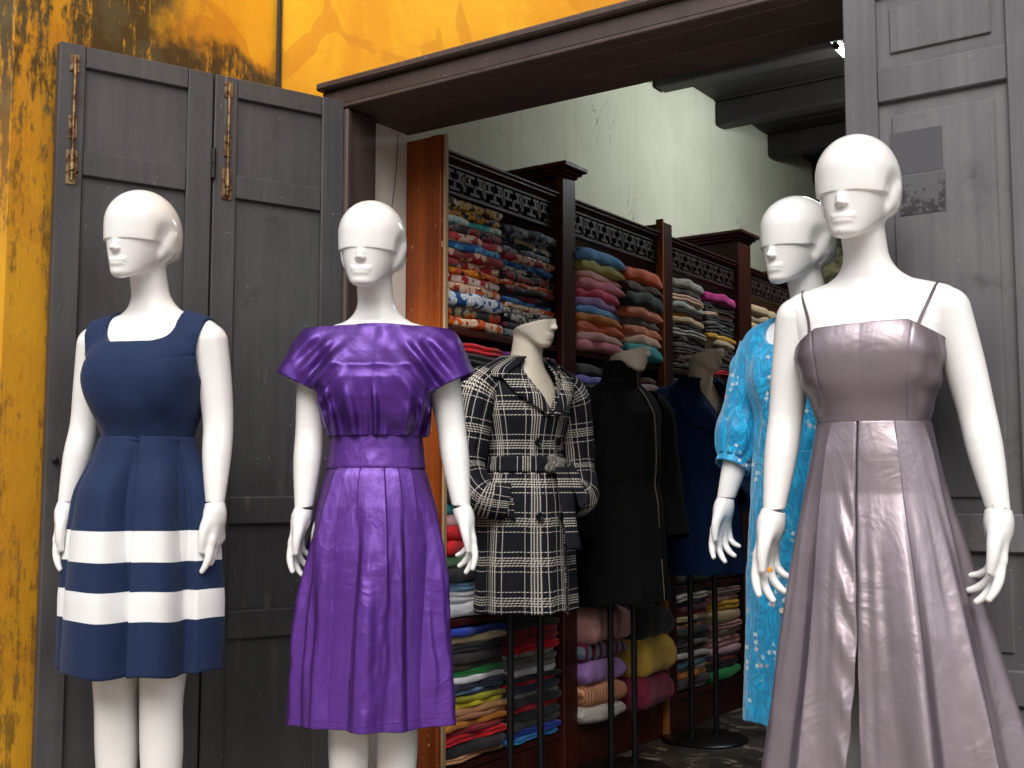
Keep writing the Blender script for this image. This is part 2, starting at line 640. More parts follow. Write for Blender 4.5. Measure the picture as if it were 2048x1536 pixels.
LV = [(0.012, 0.10), (0.58, 0.655), (0.888, 0.962), (1.784, 1.851), (2.068, 2.125)]
ang = math.atan2(0.938, 0.345)        # direction of the open leaves
dl = thing('folding_door', (-2.594, 1.727, 0), ang, 'dark grey panelled folding door standing open against the yellow pillar', 'door')
leafs = []
for k, x0 in enumerate((0.0, 0.413)):
    lf = door_leaf(dl, 0.408 if k == 0 else 0.395, M['door_left'], LV, x0=x0, stile=0.066, stile_r=0.07)
    leafs.append(lf)
    # slide bolt on the near stile
    bx = x0 + 0.037
    zt, zb = (2.085, 1.755) if k == 0 else (2.098, 1.775)
    sb = MB().box(bx - 0.014, bx + 0.014, -0.0035, 0.0005, zb, zb + 0.09, 0.001).build('slide_bolt', M['brass'], dl)
    MB().box(bx - 0.012, bx + 0.012, -0.0034, 0.0006, zt - 0.035, zt + 0.01, 0.001).build('keeper', M['brass'], sb)
    MB().box(bx - 0.011, bx + 0.011, -0.0032, 0.0007, zb + 0.12, zb + 0.18, 0.001).build('guide', M['brass'], sb)
    MB().tube([(bx, -0.008, zb + 0.01), (bx, -0.008, zt)], 0.0042, 8).build('rod', M['brass'], sb, True)
    MB().tube([(bx, -0.009, zb + 0.035), (bx, -0.009, zb + 0.085)], 0.0075, 8).build('sleeve', M['brass'], sb, True)
    MB().tube([(bx + 0.004, -0.010, zb + 0.028), (bx + 0.010, -0.024, zb + 0.028)], 0.004, 8).build('knob', M['brass'], sb, True)
for z0 in (1.83, 1.00):
    h = MB()
    for j in range(2):
        h.tube([(0.4105, -0.004, z0 + j * 0.042), (0.4105, -0.004, z0 + j * 0.042 + 0.040)], 0.0065, 10)
    h.build('hinge', M['dark_metal'], dl, True)
rb = MB().lathe([(0.006, 0), (0.008, 0.004), (0.008, 0.008), (0.004, 0.012)], 12).build('ring_boss', M['dark_metal'], dl)
rb.location = (0.022, 0, 1.055)
rb.rotation_euler = (R(90), 0, 0)

LR = [(0.012, 0.10), (0.555, 0.625), (0.855, 0.932), (1.82, 1.895), (2.06, 2.10)]
for k in range(2):
    w = 0.41
    x = -0.825 + k * (w + 0.003)
    d = thing('shutter_door', (x, YF - 0.006, 0), R(-0.6), ('grey panelled door leaf with peeled sticker patch behind the grey gown',
              'grey door leaf beside the patched one, only its stile in view')[k], 'door')
    lf = door_leaf(d, w, M['door_grey'], LR, stile=0.072, stile_r=0.072, raised=True)
    if k == 0:
        # paper residue left on the long panel
        t = NT('old sticker residue', 0.7)
        p = t.tc('Object')
        n1 = t.noise(p, 55, 6, 0.8)
        zz = t.sep(p)[2]
        low = t.step(zz, 1.66, 1.57)
        kk = t.step(t.math('ADD', n1, t.math('MULTIPLY', low, 0.16)), 0.60, 0.66)
        t.set('Base Color', t.mix(kk, '#504f52', '#29262a'))
        MB().box(0.112, 0.208, 0.0062, 0.0082, 1.565, 1.650).build('sticker_patch', t.m, d)
        MB().box(0.096, 0.205, 0.0068, 0.0082, 1.654, 1.748).build('sticker_patch', NT('sticker ghost', 0.6, '#454448').m, d)


# ------------------------------------------------------------------ shelf units
posts = [(3.475, 3.565, 2.135), (4.262, 4.338, 2.115), (5.02, 5.16, 2.175), (5.86, 5.94, 2.13), (6.66, 6.78, 2.15)]
bays = [(2.815, 3.475), (3.565, 4.262), (4.338, 5.02), (5.16, 5.86), (5.94, 6.66)]
SH = [0.15, 0.585, 1.045, 1.488]      # tops of the shelf boards
bay_word = ['first', 'second', 'third', 'fourth', 'fifth']
su = thing('shelf_unit', (XS, 0, 0), 0, 'long dark red wood shelf unit with carved fret frieze along the side wall', 'shelf')
ep = MB().box(-0.17, 0.0, 2.803, 2.814, 0, 2.085, 0.002).build('end_panel', M['orange_wood'], su)
ep['label'] = 'glossy orange varnished end panel'
MB().box(-0.052, -0.008, 2.796, 2.8025, 0, 2.085, 0.003).build('moulding', M['orange_wood'], su)
MB().box(0.0005, 0.009, 2.800, 2.815, 0, 2.085, 0.001).build('edge_strip', M['pale_edge'], su)
for i, (y0, y1, zt) in enumerate(posts):
    pp = MB().box(-0.44, -0.02, y0 + 0.02, y1 - 0.02, 0, zt - 0.03, 0.003).build('partition', M['shelf_wood'], su)
    MB().box(-0.0195, 0.012, y0, y1, 0, zt - 0.03, 0.004).build('post', M['shelf_wood'], su)
    if i == 1:
        MB().box(-0.0190, 0.0128, y0 - 0.013, y0 - 0.0005, 0, zt - 0.02, 0.002).build('edge_strip', M['tan_edge'], su)
    if i != 1:
        cp = MB()
        for (e, za, zb) in ((0.008, -0.03, -0.018), (0.020, -0.018, -0.006), (0.034, -0.006, 0.012)):
            cp.box(-0.44, 0.012 + e, y0 - e, y1 + e, zt + za, zt + zb, 0.004)
        cp.build('post_cap', M['shelf_wood'], su)


def fret(w, h):
    """interlocking key pattern of raised bars on a back board"""
    m = MB()
    bw = 0.0105
    m.box(-0.004, 0.008, 0, w, 0, bw, 0.001)
    m.box(-0.004, 0.008, 0, w, h - bw, h, 0.001)
    n = max(2, round(w / 0.105))
    u = w / n
    a, c = bw + 0.011, h - bw - 0.011
    zm = (a + c) / 2
    for i in range(n):
        s = i * u

        def hb(y0, y1, z):
            m.box(-0.004, 0.0075, s + y0 * u, s + y1 * u, z - bw / 2, z + bw / 2, 0.001)

        def vb(y, z0, z1):
            m.box(-0.004, 0.0068, s + y * u - bw * .7, s + y * u + bw * .7, z0, z1, 0.001)
        hb(0.04, 0.52, c)
        vb(0.28, zm + .002, c)
        hb(0.10, 0.46, zm)
        vb(0.04, a, c)
        hb(0.30, 0.80, a)
        vb(0.56, a, zm)
        hb(0.54, 0.90, zm)
        vb(0.80, zm, c)
        hb(0.64, 0.98, c)
        vb(0.98, a + .012, c)
    return m


for i, (y0, y1) in enumerate(bays):
    w = y1 - y0 - 0.004
    fr = fret(w, 0.098).build('fret_panel', M['fret_wood'], su)
    fr.location = (-0.022, y0 + 0.002, 1.908)
    bk = MB().box(-0.022, -0.006, 0, w, 0, 0.098).build('fret_back', M['fret_back'], fr)
    cn = MB()
    for (e, za, zb) in ((0.0, 2.007, 2.018), (0.010, 2.018, 2.030), (0.016, 2.030, 2.040)):
        cn.box(-0.05, 0.002 + e - 0.012, y0 + 0.001, y1 - 0.001, za, zb, 0.003)
    cn.build('cornice', M['shelf_wood'], su)
    for z in SH:
        MB().box(-0.43, -0.006, y0 + 0.001, y1 - 0.001, z - 0.022, z, 0.003).build('shelf_board', M['shelf_wood'], su)
    MB().box(-0.03, -0.012, y0 + 0.001, y1 - 0.001, 0.002, 0.126, 0.002).build('plinth', M['shelf_wood'], su)
    MB().box(-0.445, -0.435, y0 + 0.001, y1 - 0.001, 0.02, 2.0).build('back_panel', M['fret_wood'], su)

# unseen house added behind the viewer, to bound the sky and show in reflections
oh = thing('added_house', (0, -6.5, 0), 0, 'unseen pale plastered house across the street, added for reflections', 'building')
MB().box(-22, 22, -5, 0, 0, 5.2).build('wall', M['white_wall'], oh)
rf = MB()
rf.v += [(-22.5, 0.9, 5.05), (22.5, 0.9, 5.05), (22.5, -2.5, 6.6), (-22.5, -2.5, 6.6), (-22.5, 0.9, 4.95), (22.5, 0.9, 4.95), (22.5, -2.5, 6.5), (-22.5, -2.5, 6.5)]
rf.f += [(0, 1, 2, 3), (7, 6, 5, 4), (0, 4, 5, 1), (2, 6, 7, 3), (1, 5, 6, 2), (0, 3, 7, 4)]
rf.build('roof', M['frame'], oh)
for i in range(9):
    x = -20 + i * 4.7
    MB().box(x, x + 2.6, -0.01, 0.05, 0.02, 2.5).build('door', M['frame'], oh)
    MB().box(x + 0.7, x + 1.9, -0.01, 0.05, 3.2, 4.5).build('window', M['door_left'], oh)

# fluorescent lamp
fl = thing('fluorescent_lamp', (-1.575, 4.63, 2.835), 0, 'lit fluorescent tube under the dark boarded ceiling', 'lamp')
MB().box(-0.022, 0.022, 0.0, 1.24, 0.012, 0.04, 0.004).build('batten', M['enamel'], fl)
MB().tube([(0, 0.05, -0.004), (0, 1.19, -0.004)], 0.013, 12).build('tube', M['lamp'], fl, True)
for y in (0.03, 1.19):
    MB().tube([(0, y, -0.004), (0, y + 0.02, -0.004)], 0.0145, 12).build('end_cap', M['dark_metal'], fl, True)
    MB().tube([(0, y + 0.07 * (1 if y < .5 else -1), 0.04), (0, y + 0.07 * (1 if y < .5 else -1), 0.29)], 0.004, 6).build('hanger_rod', M['dark_metal'], fl)


# ================================================================== folded fabrics
def m_plain():
    t = NT('plain folded cotton', 0.8)
    uv = t.tc('UV')
    c = t.objinfo('Color')
    n = t.noise(t.tc('Object'), 12, 4, 0.6)
    wv = t.noise(t.mapping(uv, (260, 700, 1)), 1.0, 2)
    c2 = t.mix(t.step(n, 0.3, 0.75), c, t.mix(0.22, c, '#1c1616'))
    t.set('Base Color', c2)
    t.set('Sheen Weight', 0.15)
    h = t.math('ADD', t.noise(t.mapping(uv, (26, 42, 1), rot=(0, 0, 0.4)), 1.0, 4, 0.6, 1.0), t.math('MULTIPLY', wv, 0.15))
    t.bump(h, 0.5, 0.006)
    return t.m


def m_print(name, base, petal, leaf, core, sc=11.0, line='#f2ead8', rough=0.7):
    """flowers drawn with voronoi cells: petals round every cell centre, leaves from a second set of cells"""
    t = NT(name, rough)
    uv = t.vmath('ADD', t.tc('UV'), t.comb(t.math('MULTIPLY', t.objinfo('Random'), 5.0), t.math('MULTIPLY', t.objinfo('Random'), 3.0)))

    def cells(scale, seed):
        wob = t.noise(t.mapping(uv, (9, 9, 1), loc=(seed, seed, 0)), 1.0, 2, 0.5, 0.0, 1)
        w = t.vmath('MULTIPLY', t.vmath('SUBTRACT', wob, (0.5, 0.5, 0.5)), (0.35, 0.35, 0.0))
        p = t.vmath('ADD', t.mapping(uv, (scale, scale, 1), loc=(seed, seed * 1.7, 0)), w)
        v = t.n.new('ShaderNodeTexVoronoi')
        v.voronoi_dimensions = '2D'
        v.inputs['Scale'].default_value = 1.0
        v.inputs['Randomness'].default_value = 0.75
        t.put(v, 'Vector', p)
        d = t.vmath('SUBTRACT', p, v.outputs['Position'])
        x, y = t.sep(d)[:2]
        rnd = t.sep(v.outputs['Color'])
        a = t.math('ADD', t.math('ARCTAN2', y, x), t.math('MULTIPLY', rnd[0], 6.28))
        return v.outputs['Distance'], a, rnd
    sc = sc * 1.25
    d, a, rnd = cells(sc, 1.3)
    lobe = t.math('ABSOLUTE', t.math('COSINE', t.math('MULTIPLY', a, 2.5)))
    rad = t.math('ADD', 0.13, t.math('MULTIPLY', t.math('POWER', lobe, 0.55), 0.33))
    edge = t.math('SUBTRACT', rad, d)
    fl = t.step(edge, -0.01, 0.015)
    rim = t.math('MULTIPLY', t.step(edge, -0.01, 0.01), t.step(edge, 0.05, 0.03))
    vein = t.math('MULTIPLY', t.step(t.math('SINE', t.math('MULTIPLY', a, 15.0)), 0.55, 0.85), t.step(d, 0.08, 0.18))
    d2, a2, r2 = cells(sc * 1.25, 4.9)
    l2 = t.math('POWER', t.math('ABSOLUTE', t.math('COSINE', t.math('MULTIPLY', a2, 1.5))), 2.0)
    serr = t.math('MULTIPLY', t.math('SINE', t.math('MULTIPLY', d2, 60.0)), 0.035)
    e2 = t.math('SUBTRACT', t.math('ADD', t.math('ADD', 0.05, t.math('MULTIPLY', l2, 0.42)), serr), d2)
    lf = t.step(e2, -0.01, 0.02)
    col = t.mix(lf, base, leaf)
    col = t.mix(fl, col, petal)
    col = t.mix(t.math('MULTIPLY', rim, 0.8), col, line)
    col = t.mix(t.math('MULTIPLY', t.math('MULTIPLY', vein, fl), 0.55), col, base)
    col = t.mix(t.step(d, 0.095, 0.07), col, core)
    n = t.noise(t.tc('Object'), 12, 3)
    t.set('Base Color', t.mix(t.math('MULTIPLY', t.step(n, 0.4, 0.8), 0.25), col, '#1a1414'))
    t.bump(t.noise(t.mapping(t.tc('UV'), (26, 42, 1), rot=(0, 0, 0.4)), 1.0, 4, 0.6, 1.0), 0.5, 0.006)
    return t.m


def m_stripe(name, a, b, freq, duty=0.5, axis=0, rough=0.8):
    t = NT(name, rough)
    uv = t.tc('UV')
    n = t.noise(t.mapping(uv, (20, 20, 1)), 1.0, 2)
    c = t.math('ADD', t.math('MULTIPLY', t.sep(uv)[axis], freq), t.math('MULTIPLY', n, 0.12))
    w = t.math('FRACT', c)
    t.set('Base Color', t.mix(t.step(w, duty - 0.04, duty + 0.04), a, b))
    t.bump(t.noise(t.mapping(uv, (26, 42, 1)), 1.0, 4, 0.6, 1.0), 0.4, 0.006)
    return t.m


def m_knit(name, a, b, s=150, thr=0.5):
    t = NT(name, 0.9)
    uv = t.tc('UV')
    p = t.vmath('ADD', uv, t.comb(t.math('MULTIPLY', t.objinfo('Random'), 5.0), 0.0))
    ch = t.n.new('ShaderNodeTexVoronoi')
    ch.voronoi_dimensions = '2D'
    ch.inputs['Randomness'].default_value = 0.35
    t.put(ch, 'Vector', t.mapping(p, (s, s * 1.2, 1)))
    ch.inputs['Scale'].default_value = 1.0
    k = t.step(t.math('ADD', ch.outputs['Distance'], t.math('MULTIPLY', t.noise(t.mapping(p, (30, 60, 1)), 1.0, 2), 0.5)), thr + 0.1, thr + 0.2)
    t.set('Base Color', t.mix(k, a, b))
    t.bump(ch.outputs['Distance'], 0.5, 0.003)
    return t.m


PLAIN = m_plain()
PR = {
    'tan_leaf': m_print('brown cloth with cream leaves', '#3d1c18', '#d9b56a', '#e8cf96', '#5a2a18', 12, '#3a1c14'),
    'yellow_leaf': m_print('navy cloth with yellow leaves', '#16233f', '#e2a326', '#d3901e', '#1a2a4a', 12, '#2a1a10'),
    'turq_flower': m_print('turquoise cloth with white flowers', '#25aaa8', '#dfeee8', '#58c8c2', '#d8d4a0', 8, '#e8f4f0'),
    'black_red': m_print('black cloth with red flowers', '#211f22', '#8f1322', '#3a2a2c', '#5c0d18', 10, '#d9cdb8'),
    'coral_flower': m_print('coral red cloth with pale flowers', '#b9343a', '#e2c9b0', '#c4484a', '#a02a2e', 7, '#e8d4c0'),
    'blue_flower': m_print('blue cloth with sky blue flowers', '#1c5ca6', '#63b2e4', '#2f86c8', '#0f3a78', 12, '#143f80'),
    'red_flower': m_print('red cloth with pale flowers', '#9c1a26', '#e0c3a4', '#7c3a34', '#8a1420', 9, '#ecd8bc'),
    'red_grey': m_print('red cloth with grey and cream flowers', '#a3262f', '#dcc0a0', '#6a564e', '#701018', 8, '#e4cdb0'),
    'orange_sun': m_print('orange cloth with yellow sunbursts', '#dd5a17', '#f09a1e', '#2c1a18', '#e8b028', 10, '#c8401a'),
    'red_white': m_print('red cloth with white hibiscus', '#b81a26', '#f0e4da', '#e8d0c4', '#c02028', 11, '#f4ece4'),
    'orange_flower': m_print('orange cloth with pale flowers', '#e2621a', '#efd9bc', '#8a3a2a', '#d04a14', 9, '#f2e2cc'),
    'blue_hibiscus': m_print('royal blue cloth with white hibiscus', '#17559c', '#e9f0f6', '#cfe0ee', '#1a5aa2', 8, '#f4f8fa'),
    'night_flower': m_print('dark cloth with red and yellow flowers', '#2b2a32', '#d9401e', '#8c7c5a', '#e8b41e', 7, '#e2a81c'),
    'grey_flower': m_print('black cloth with blue grey flowers', '#25272c', '#8a9aa8', '#5a6874', '#2a2c30', 9, '#aab6bc'),
    'navy_cream': m_print('navy cloth with cream leaves', '#1d2236', '#c8b99a', '#4a5a78', '#22263a', 10, '#d8ccb0'),
    'black_white': m_print('black cloth with white flowers', '#1b1b1d', '#d8d4cc', '#8c8c88', '#1c1c1e', 11, '#e8e4dc'),
    'navy_red': m_print('navy cloth with dark red flowers', '#20222e', '#7a1a2c', '#3a2a38', '#4c1020', 10, '#5a1826'),
    'stripe_maroon': m_stripe('maroon and grey striped cloth', '#6d1f33', '#6f7f92', 20),
    'stripe_peach': m_stripe('peach pinstriped cloth', '#d9a07c', '#a5614a', 62, 0.62),
    'stripe_red': m_stripe('red and mustard striped cloth', '#a81f2c', '#b0702a', 130, 0.6, 1),
    'stripe_tan': m_stripe('orange and violet striped cloth', '#c97a4a', '#6a5a8c', 14),
    'chevron': m_knit('black and white patterned cloth', '#1a1818', '#d2cdc2', 60, 0.45),
    'knit_bw': m_knit('black and white knit', '#191818', '#c9c4b8', 110, 0.42),
    'knit_grey': m_knit('dark grey knit', '#191919', '#6e6b66', 120, 0.52),
    'knit_brown': m_knit('brown black knit', '#1b1515', '#7a5f50', 120, 0.55),
}
NAMED = {
    'red': '#c3142c', 'dark red': '#7d0f22', 'black': '#17171b', 'charcoal': '#2c2a2c', 'sage grey': '#77786c', 'light blue': '#83a5c2',
    'pale blue': '#a5bccb', 'orange': '#e56a1e', 'taupe': '#84706a', 'beige': '#c2ad88', 'peach': '#d58c66', 'satin white': '#ccd0da', 'navy': '#1b2440',
    'lilac': '#a583a5', 'turquoise': '#2aa3a5', 'purple': '#6b2f82', 'pale pink': '#d2aab2', 'green': '#1c7a3c', 'dull green': '#55785a',
    'white': '#d3d6da', 'blue': '#173f9c', 'cream': '#cfbf9f', 'dark olive': '#393528', 'olive': '#8f8f1e', 'yellow': '#cfc535',
    'tan': '#b98a63', 'brown tan': '#95694a', 'mustard': '#b5782a', 'sand': '#cda078', 'grey': '#77726e', 'azure': '#3a86c2',
    'sky blue': '#6aa2d6', 'olive green': '#a09d50', 'blush': '#d6a49e', 'pink': '#d98a9a', 'hot pink': '#d8557a', 'lavender': '#9c7ab2',
    'ochre': '#c07a22', 'terracotta': '#ca6c42', 'light pink': '#dab0aa', 'coral orange': '#d96a3c', 'dark brown': '#4a2a18',
    'bottle green': '#14291f', 'salmon': '#d98a6c', 'grey brown': '#6a625e', 'pale peach': '#dcb8a4', 'teal': '#2f949c', 'periwinkle': '#8a82d2',
    'wheat yellow': '#cdae54', 'wine': '#7a2440', 'magenta': '#b0127a', 'silver grey': '#a8aaa6', 'pale grey': '#b5b0a6', 'maroon': '#571a2c',
    'dusty pink': '#b58a88', 'gold': '#c59a2e', 'stone': '#b4a68a', 'lime': '#a8b23a', 'dark teal': '#1f5560', 'bright green': '#138a4a',
    'dark violet': '#4a3f6a', 'royal blue': '#1d48b0',
}
rs = random.Random(11)
import colorsys


def vivid(h):
    r_, g_, b_ = [int(h.lstrip('#')[i:i + 2], 16) / 255 for i in (0, 2, 4)]
    hh, ss, vv = colorsys.rgb_to_hsv(r_, g_, b_)
    r_, g_, b_ = colorsys.hsv_to_rgb(hh, min(1, ss * 1.12), min(0.93, vv * 1.12))
    return '#%02x%02x%02x' % (round(r_ * 255), round(g_ * 255), round(b_ * 255))


def fabric_mesh(name, w, depth, th, lobes, puff, sag, rnd):
    """folded bolt: u runs along the shelf (y), cross section rounded at the front fold (+x)"""
    nu = 18
    fr = 15
    us = np.linspace(-1, 1, nu)
    ph = np.linspace(-1, 1, fr)
    xs = (1 - np.abs(ph) ** 2.8) ** (1 / 2.8)
    if lobes > 1:
        xs = xs * (0.72 + 0.28 * np.abs(np.sin(np.pi * lobes * (ph + 1) / 2)))
    sec_x = np.concatenate([[-depth, -depth * .5], xs * th * 0.62, [-depth * .5, -depth]])
    sec_z = np.concatenate([[-1, -1], ph, [1, 1]])
    n = len(sec_x)
    k1, k2, k3 = rnd.uniform(0, 6), rnd.uniform(0, 6), rnd.uniform(0, 6)
    P = np.zeros((nu + 2, n, 3))
    UV = np.zeros((nu + 2, n, 2))
    vl = np.concatenate([[0], np.cumsum(np.hypot(np.diff(sec_x), np.diff(sec_z * th / 2)))])
    for i in range(nu + 2):
        u = us[min(max(i - 1, 0), nu - 1)]
        end = (1 - abs(u) ** (4.0 if puff > .5 and u > 0 else 14)) * (0.85 if puff > .5 else 0.22) + (0.15 if puff > .5 else 0.78)
        hgt = th / 2 * (0.18 + 0.82 * end) * (1 + 0.04 * math.sin(u * 4 + k1))
        if i in (0, nu + 1):
            hgt *= 0.02
        y = u * w / 2 * (1.012 if i in (0, nu + 1) else 1.0)
        top = sec_z > 0
        zz = sec_z * hgt
        zz = zz + np.where(top, 1, 0) * th * 0.035 * np.sin(u * 7 + k2 + sec_x * 20)
        zz = zz + sag * (u * u - 0.33) + 0.0016 * math.sin(u * 5 + k3)
        if puff > .5:                                   # soft cushions droop at the far end
            zz = zz - np.maximum(0, u - 0.45) ** 2 * th * 0.55
        xx = sec_x + np.where(sec_x > -depth * .4, 0.006 * math.sin(u * 3.1 + k2) + 0.003 * math.sin(u * 9 + k3), 0) - (0.25 * th * abs(u) ** 6 if puff > .5 and u > 0 else 0.08 * th * abs(u) ** 8)
        P[i, :, 0] = xx
        P[i, :, 1] = y
        P[i, :, 2] = zz
        UV[i, :, 0] = y
        UV[i, :, 1] = vl
    me = grid_mesh(name, P, False, UV, flip=False)
    return me


ORD = ['topmost', 'second', 'third', 'fourth', 'fifth', 'sixth', 'seventh', 'eighth', 'ninth', 'tenth', 'eleventh', 'twelfth', 'thirteenth', 'fourteenth', 'fifteenth', 'sixteenth', 'seventeenth', 'eighteenth', 'nineteenth', 'twentieth']
PRINT_WORD = {k: m.name for k, m in PR.items()}


def pile(bay, tier, side, y0, y1, z0, z1, items, lobes=1, puff=0.0, xoff=0.0, tilt=0.0, sag=0.0):
    """items from top to bottom; each 'colour[*thickness]'"""
    th = [float(s.split('*')[1]) if '*' in s else 1.0 for s in items]
    tot = sum(th)
    z = z1
    bw = ('first', 'second', 'third', 'fourth')[bay]
    tw = ('top', 'second', 'third', 'bottom')[tier]
    for i, (s, t_) in enumerate(zip(items, th)):
        nm = s.split('*')[0]
        h = (z1 - z0) * t_ / tot
        zc = z - h / 2
        z -= h
        w = (y1 - y0) * (0.985 + rs.uniform(-0.025, 0.01))
        me = fabric_mesh('folded_fabric', w, 0.36, h * (1.14 if puff > .5 else 1.12), lobes if isinstance(lobes, int) else rs.choice(lobes), puff, sag, rs)
        pr = PR.get(nm)
        o = link('folded_fabric', me, None, pr or PLAIN)
        if pr is None:
            o.color = srgb(vivid(NAMED[nm]))
        o.location = (XS - 0.045 + xoff + rs.uniform(-0.008, 0.008), (y0 + y1) / 2 + rs.uniform(-0.006, 0.006), zc)
        o.rotation_euler = (R(tilt + rs.uniform(-0.8, 0.8)), 0, R(rs.uniform(-1.5, 1.5)))
        desc = PRINT_WORD[nm] if pr else nm + ' folded cloth'
        pos = 'lowest' if i == len(items) - 1 else ORD[i] + (' down' if i else '')
        tag(o, f'{desc}, {pos} in {side} pile, {tw} shelf, {bw} bay', 'fabric', 'folded fabrics on the shelves')


B = bays
m_ = [(a + b_) / 2 for a, b_ in B]
# first bay
pile(0, 0, 'near', B[0][0] + .005, m_[0] - 0.004, 1.492, 1.902,
     ['tan_leaf*1.15', 'yellow_leaf', 'turq_flower', 'black_red*1.2', 'coral_flower', 'blue_flower', 'red_flower*1.1', 'red_grey*1.1', 'orange_sun*.8', 'red_white*1.1', 'orange_flower*1.2', 'blue_hibiscus*1.7', 'night_flower*1.4', 'orange_flower*1.2'], 1, 0.0, 0.012)
pile(0, 0, 'far', m_[0] + 0.004, B[0][1] - .012, 1.492, 1.872,
     ['grey_flower*1.6', 'navy_cream*.7', 'navy_cream*.8', 'grey_flower', 'red_flower*1.2', 'blue_flower*.7', 'black_white*.8', 'black_red*1.3', 'orange_flower*.7', 'black_red', 'navy_red*.9', 'blue_flower*.7', 'orange_flower*.9', 'black_white*.8', 'black_white*1.2', 'navy_red*1.1', 'grey_flower*1.1'], 1, 0.0, 0.012)
pile(0, 1, 'near', B[0][0] + .005, m_[0] - 0.004, 1.05, 1.445,
     ['red*1.6', 'black*1.7', 'sage grey*.5', 'stripe_red*1.1', 'pale blue*.6', 'light blue*.7', 'pale blue*1.1', 'light blue*.9', 'orange*1.1', 'taupe*1.2', 'beige*1.1', 'peach*1.4', 'black*1.0', 'satin white*1.2', 'navy*.9', 'lilac*.8', 'turquoise*.7', 'purple*.8'], [1, 1, 2], 0.0, 0.02)
pile(0, 1, 'far', m_[0] + 0.004, B[0][1] - .012, 1.05, 1.44,
     ['purple*.6', 'stripe_tan*1.8', 'grey brown', 'terracotta', 'charcoal', 'navy', 'sage grey', 'taupe', 'wine', 'black', 'charcoal'], 1, 0.0, 0.02)
pile(0, 2, 'near', B[0][0] + .005, m_[0] - 0.004, 0.59, 1.02,
     ['light blue*1.2', 'charcoal*1.0', 'turquoise*1.0', 'pale pink*1.1', 'red*1.1', 'red*1.3', 'dull green*1.1', 'black*1.2', 'light blue*.9', 'white*1.0', 'white*1.2'], [1, 1, 2], 0.0, 0.02)
pile(0, 2, 'far', m_[0] + 0.004, B[0][1] - .012, 0.59, 1.0,
     ['navy', 'charcoal', 'red', 'grey', 'black', 'wine', 'charcoal', 'navy', 'dark red', 'black'], 1, 0.0, 0.02)
pile(0, 3, 'near', B[0][0] + .005, m_[0] - 0.004, 0.155, 0.555,
     ['blue*1.0', 'cream*1.1', 'black*1.2', 'charcoal*1.5', 'dark olive*1.0', 'green*.9', 'white*.9', 'navy*.9', 'light blue*.6', 'navy*.4', 'olive*.7', 'yellow*.9', 'tan*.9', 'brown tan*.7', 'mustard*1.0', 'dark red*.8', 'red*1.3', 'black*1.5', 'sand*1.0'], [1, 1, 2], 0.0, 0.03)
pile(0, 3, 'far', m_[0] + 0.004, B[0][1] - .012, 0.155, 0.545,
     ['bottle green*.8', 'dark red*1.1', 'dark red*.8', 'red*1.3', 'knit_bw*.6', 'grey brown*.8', 'grey*.7', 'white*.9', 'black*.7', 'red*.5', 'navy', 'grey*.5', 'black', 'red*.9', 'black*1.1', 'charcoal', 'blue*.9', 'azure*.8'], [1, 1, 2], 0.0, 0.03)
# second bay: soft thick cloths
pile(1, 0, 'near', B[1][0] + .004, m_[1] + 0.01, 1.492, 1.868,
     ['sky blue*1.4', 'olive green*1.4', 'blush*.9', 'pink*1.2', 'hot pink*1.1', 'lavender*1.1', 'sky blue*1.0', 'ochre*1.0', 'terracotta*1.3', 'light pink*1.0', 'pink*1.2'], 1, 1.0, 0.035, 0, -0.006)
pile(1, 0, 'far', m_[1] + 0.006, B[1][1] - .02, 1.492, 1.85,
     ['coral orange*1.7', 'dark brown*1.2', 'bottle green*1.8', 'salmon*1.2', 'grey brown*1.0', 'salmon*1.1', 'pale peach*1.2', 'teal*1.7'], 1, 1.0, 0.04, 0, -0.006)
pile(1, 1, 'near', B[1][0] + .004, m_[1] - 0.004, 1.05, 1.44,
     ['charcoal*1.2', 'periwinkle*1.0', 'charcoal*1.8', 'gold*1.0', 'mustard*.8', 'turq_flower*.8', 'chevron*.7', 'dull green*.9', 'black*1.4', 'charcoal', 'grey'], 1, 0.0, 0.02)
pile(1, 1, 'far', m_[1] + 0.006, B[1][1] - .012, 1.05, 1.43,
     ['dark brown*.8', 'taupe*1.6', 'black*1.1', 'wine*.5', 'chevron*1.2', 'blush*1.5', 'black*1.5', 'charcoal*1.2', 'black'], 1, 1.0, 0.02)
pile(1, 2, 'near', B[1][0] + .004, m_[1] - 0.004, 0.59, 0.99, ['black', 'charcoal', 'navy', 'wine', 'grey', 'black', 'dark olive'], 1, 0.0, 0.0)
pile(1, 2, 'far', m_[1] + 0.006, B[1][1] - .012, 0.59, 0.99, ['charcoal', 'black', 'dark brown', 'navy', 'black', 'grey brown'], 1, 0.0, 0.0)
pile(1, 3, 'near', B[1][0] + .004, m_[1] - 0.01, 0.155, 0.56,
     ['dusty pink*2.3', 'stripe_maroon*1.3', 'lavender*1.5', 'stripe_peach*1.5', 'pale grey*1.1'], 1, 1.0, 0.035)
pile(1, 3, 'far', m_[1] + 0.004, B[1][1] - .02, 0.155, 0.53,
     ['black*1.5', 'wheat yellow*1.8', 'wine*1.7'], 1, 1.0, 0.035)
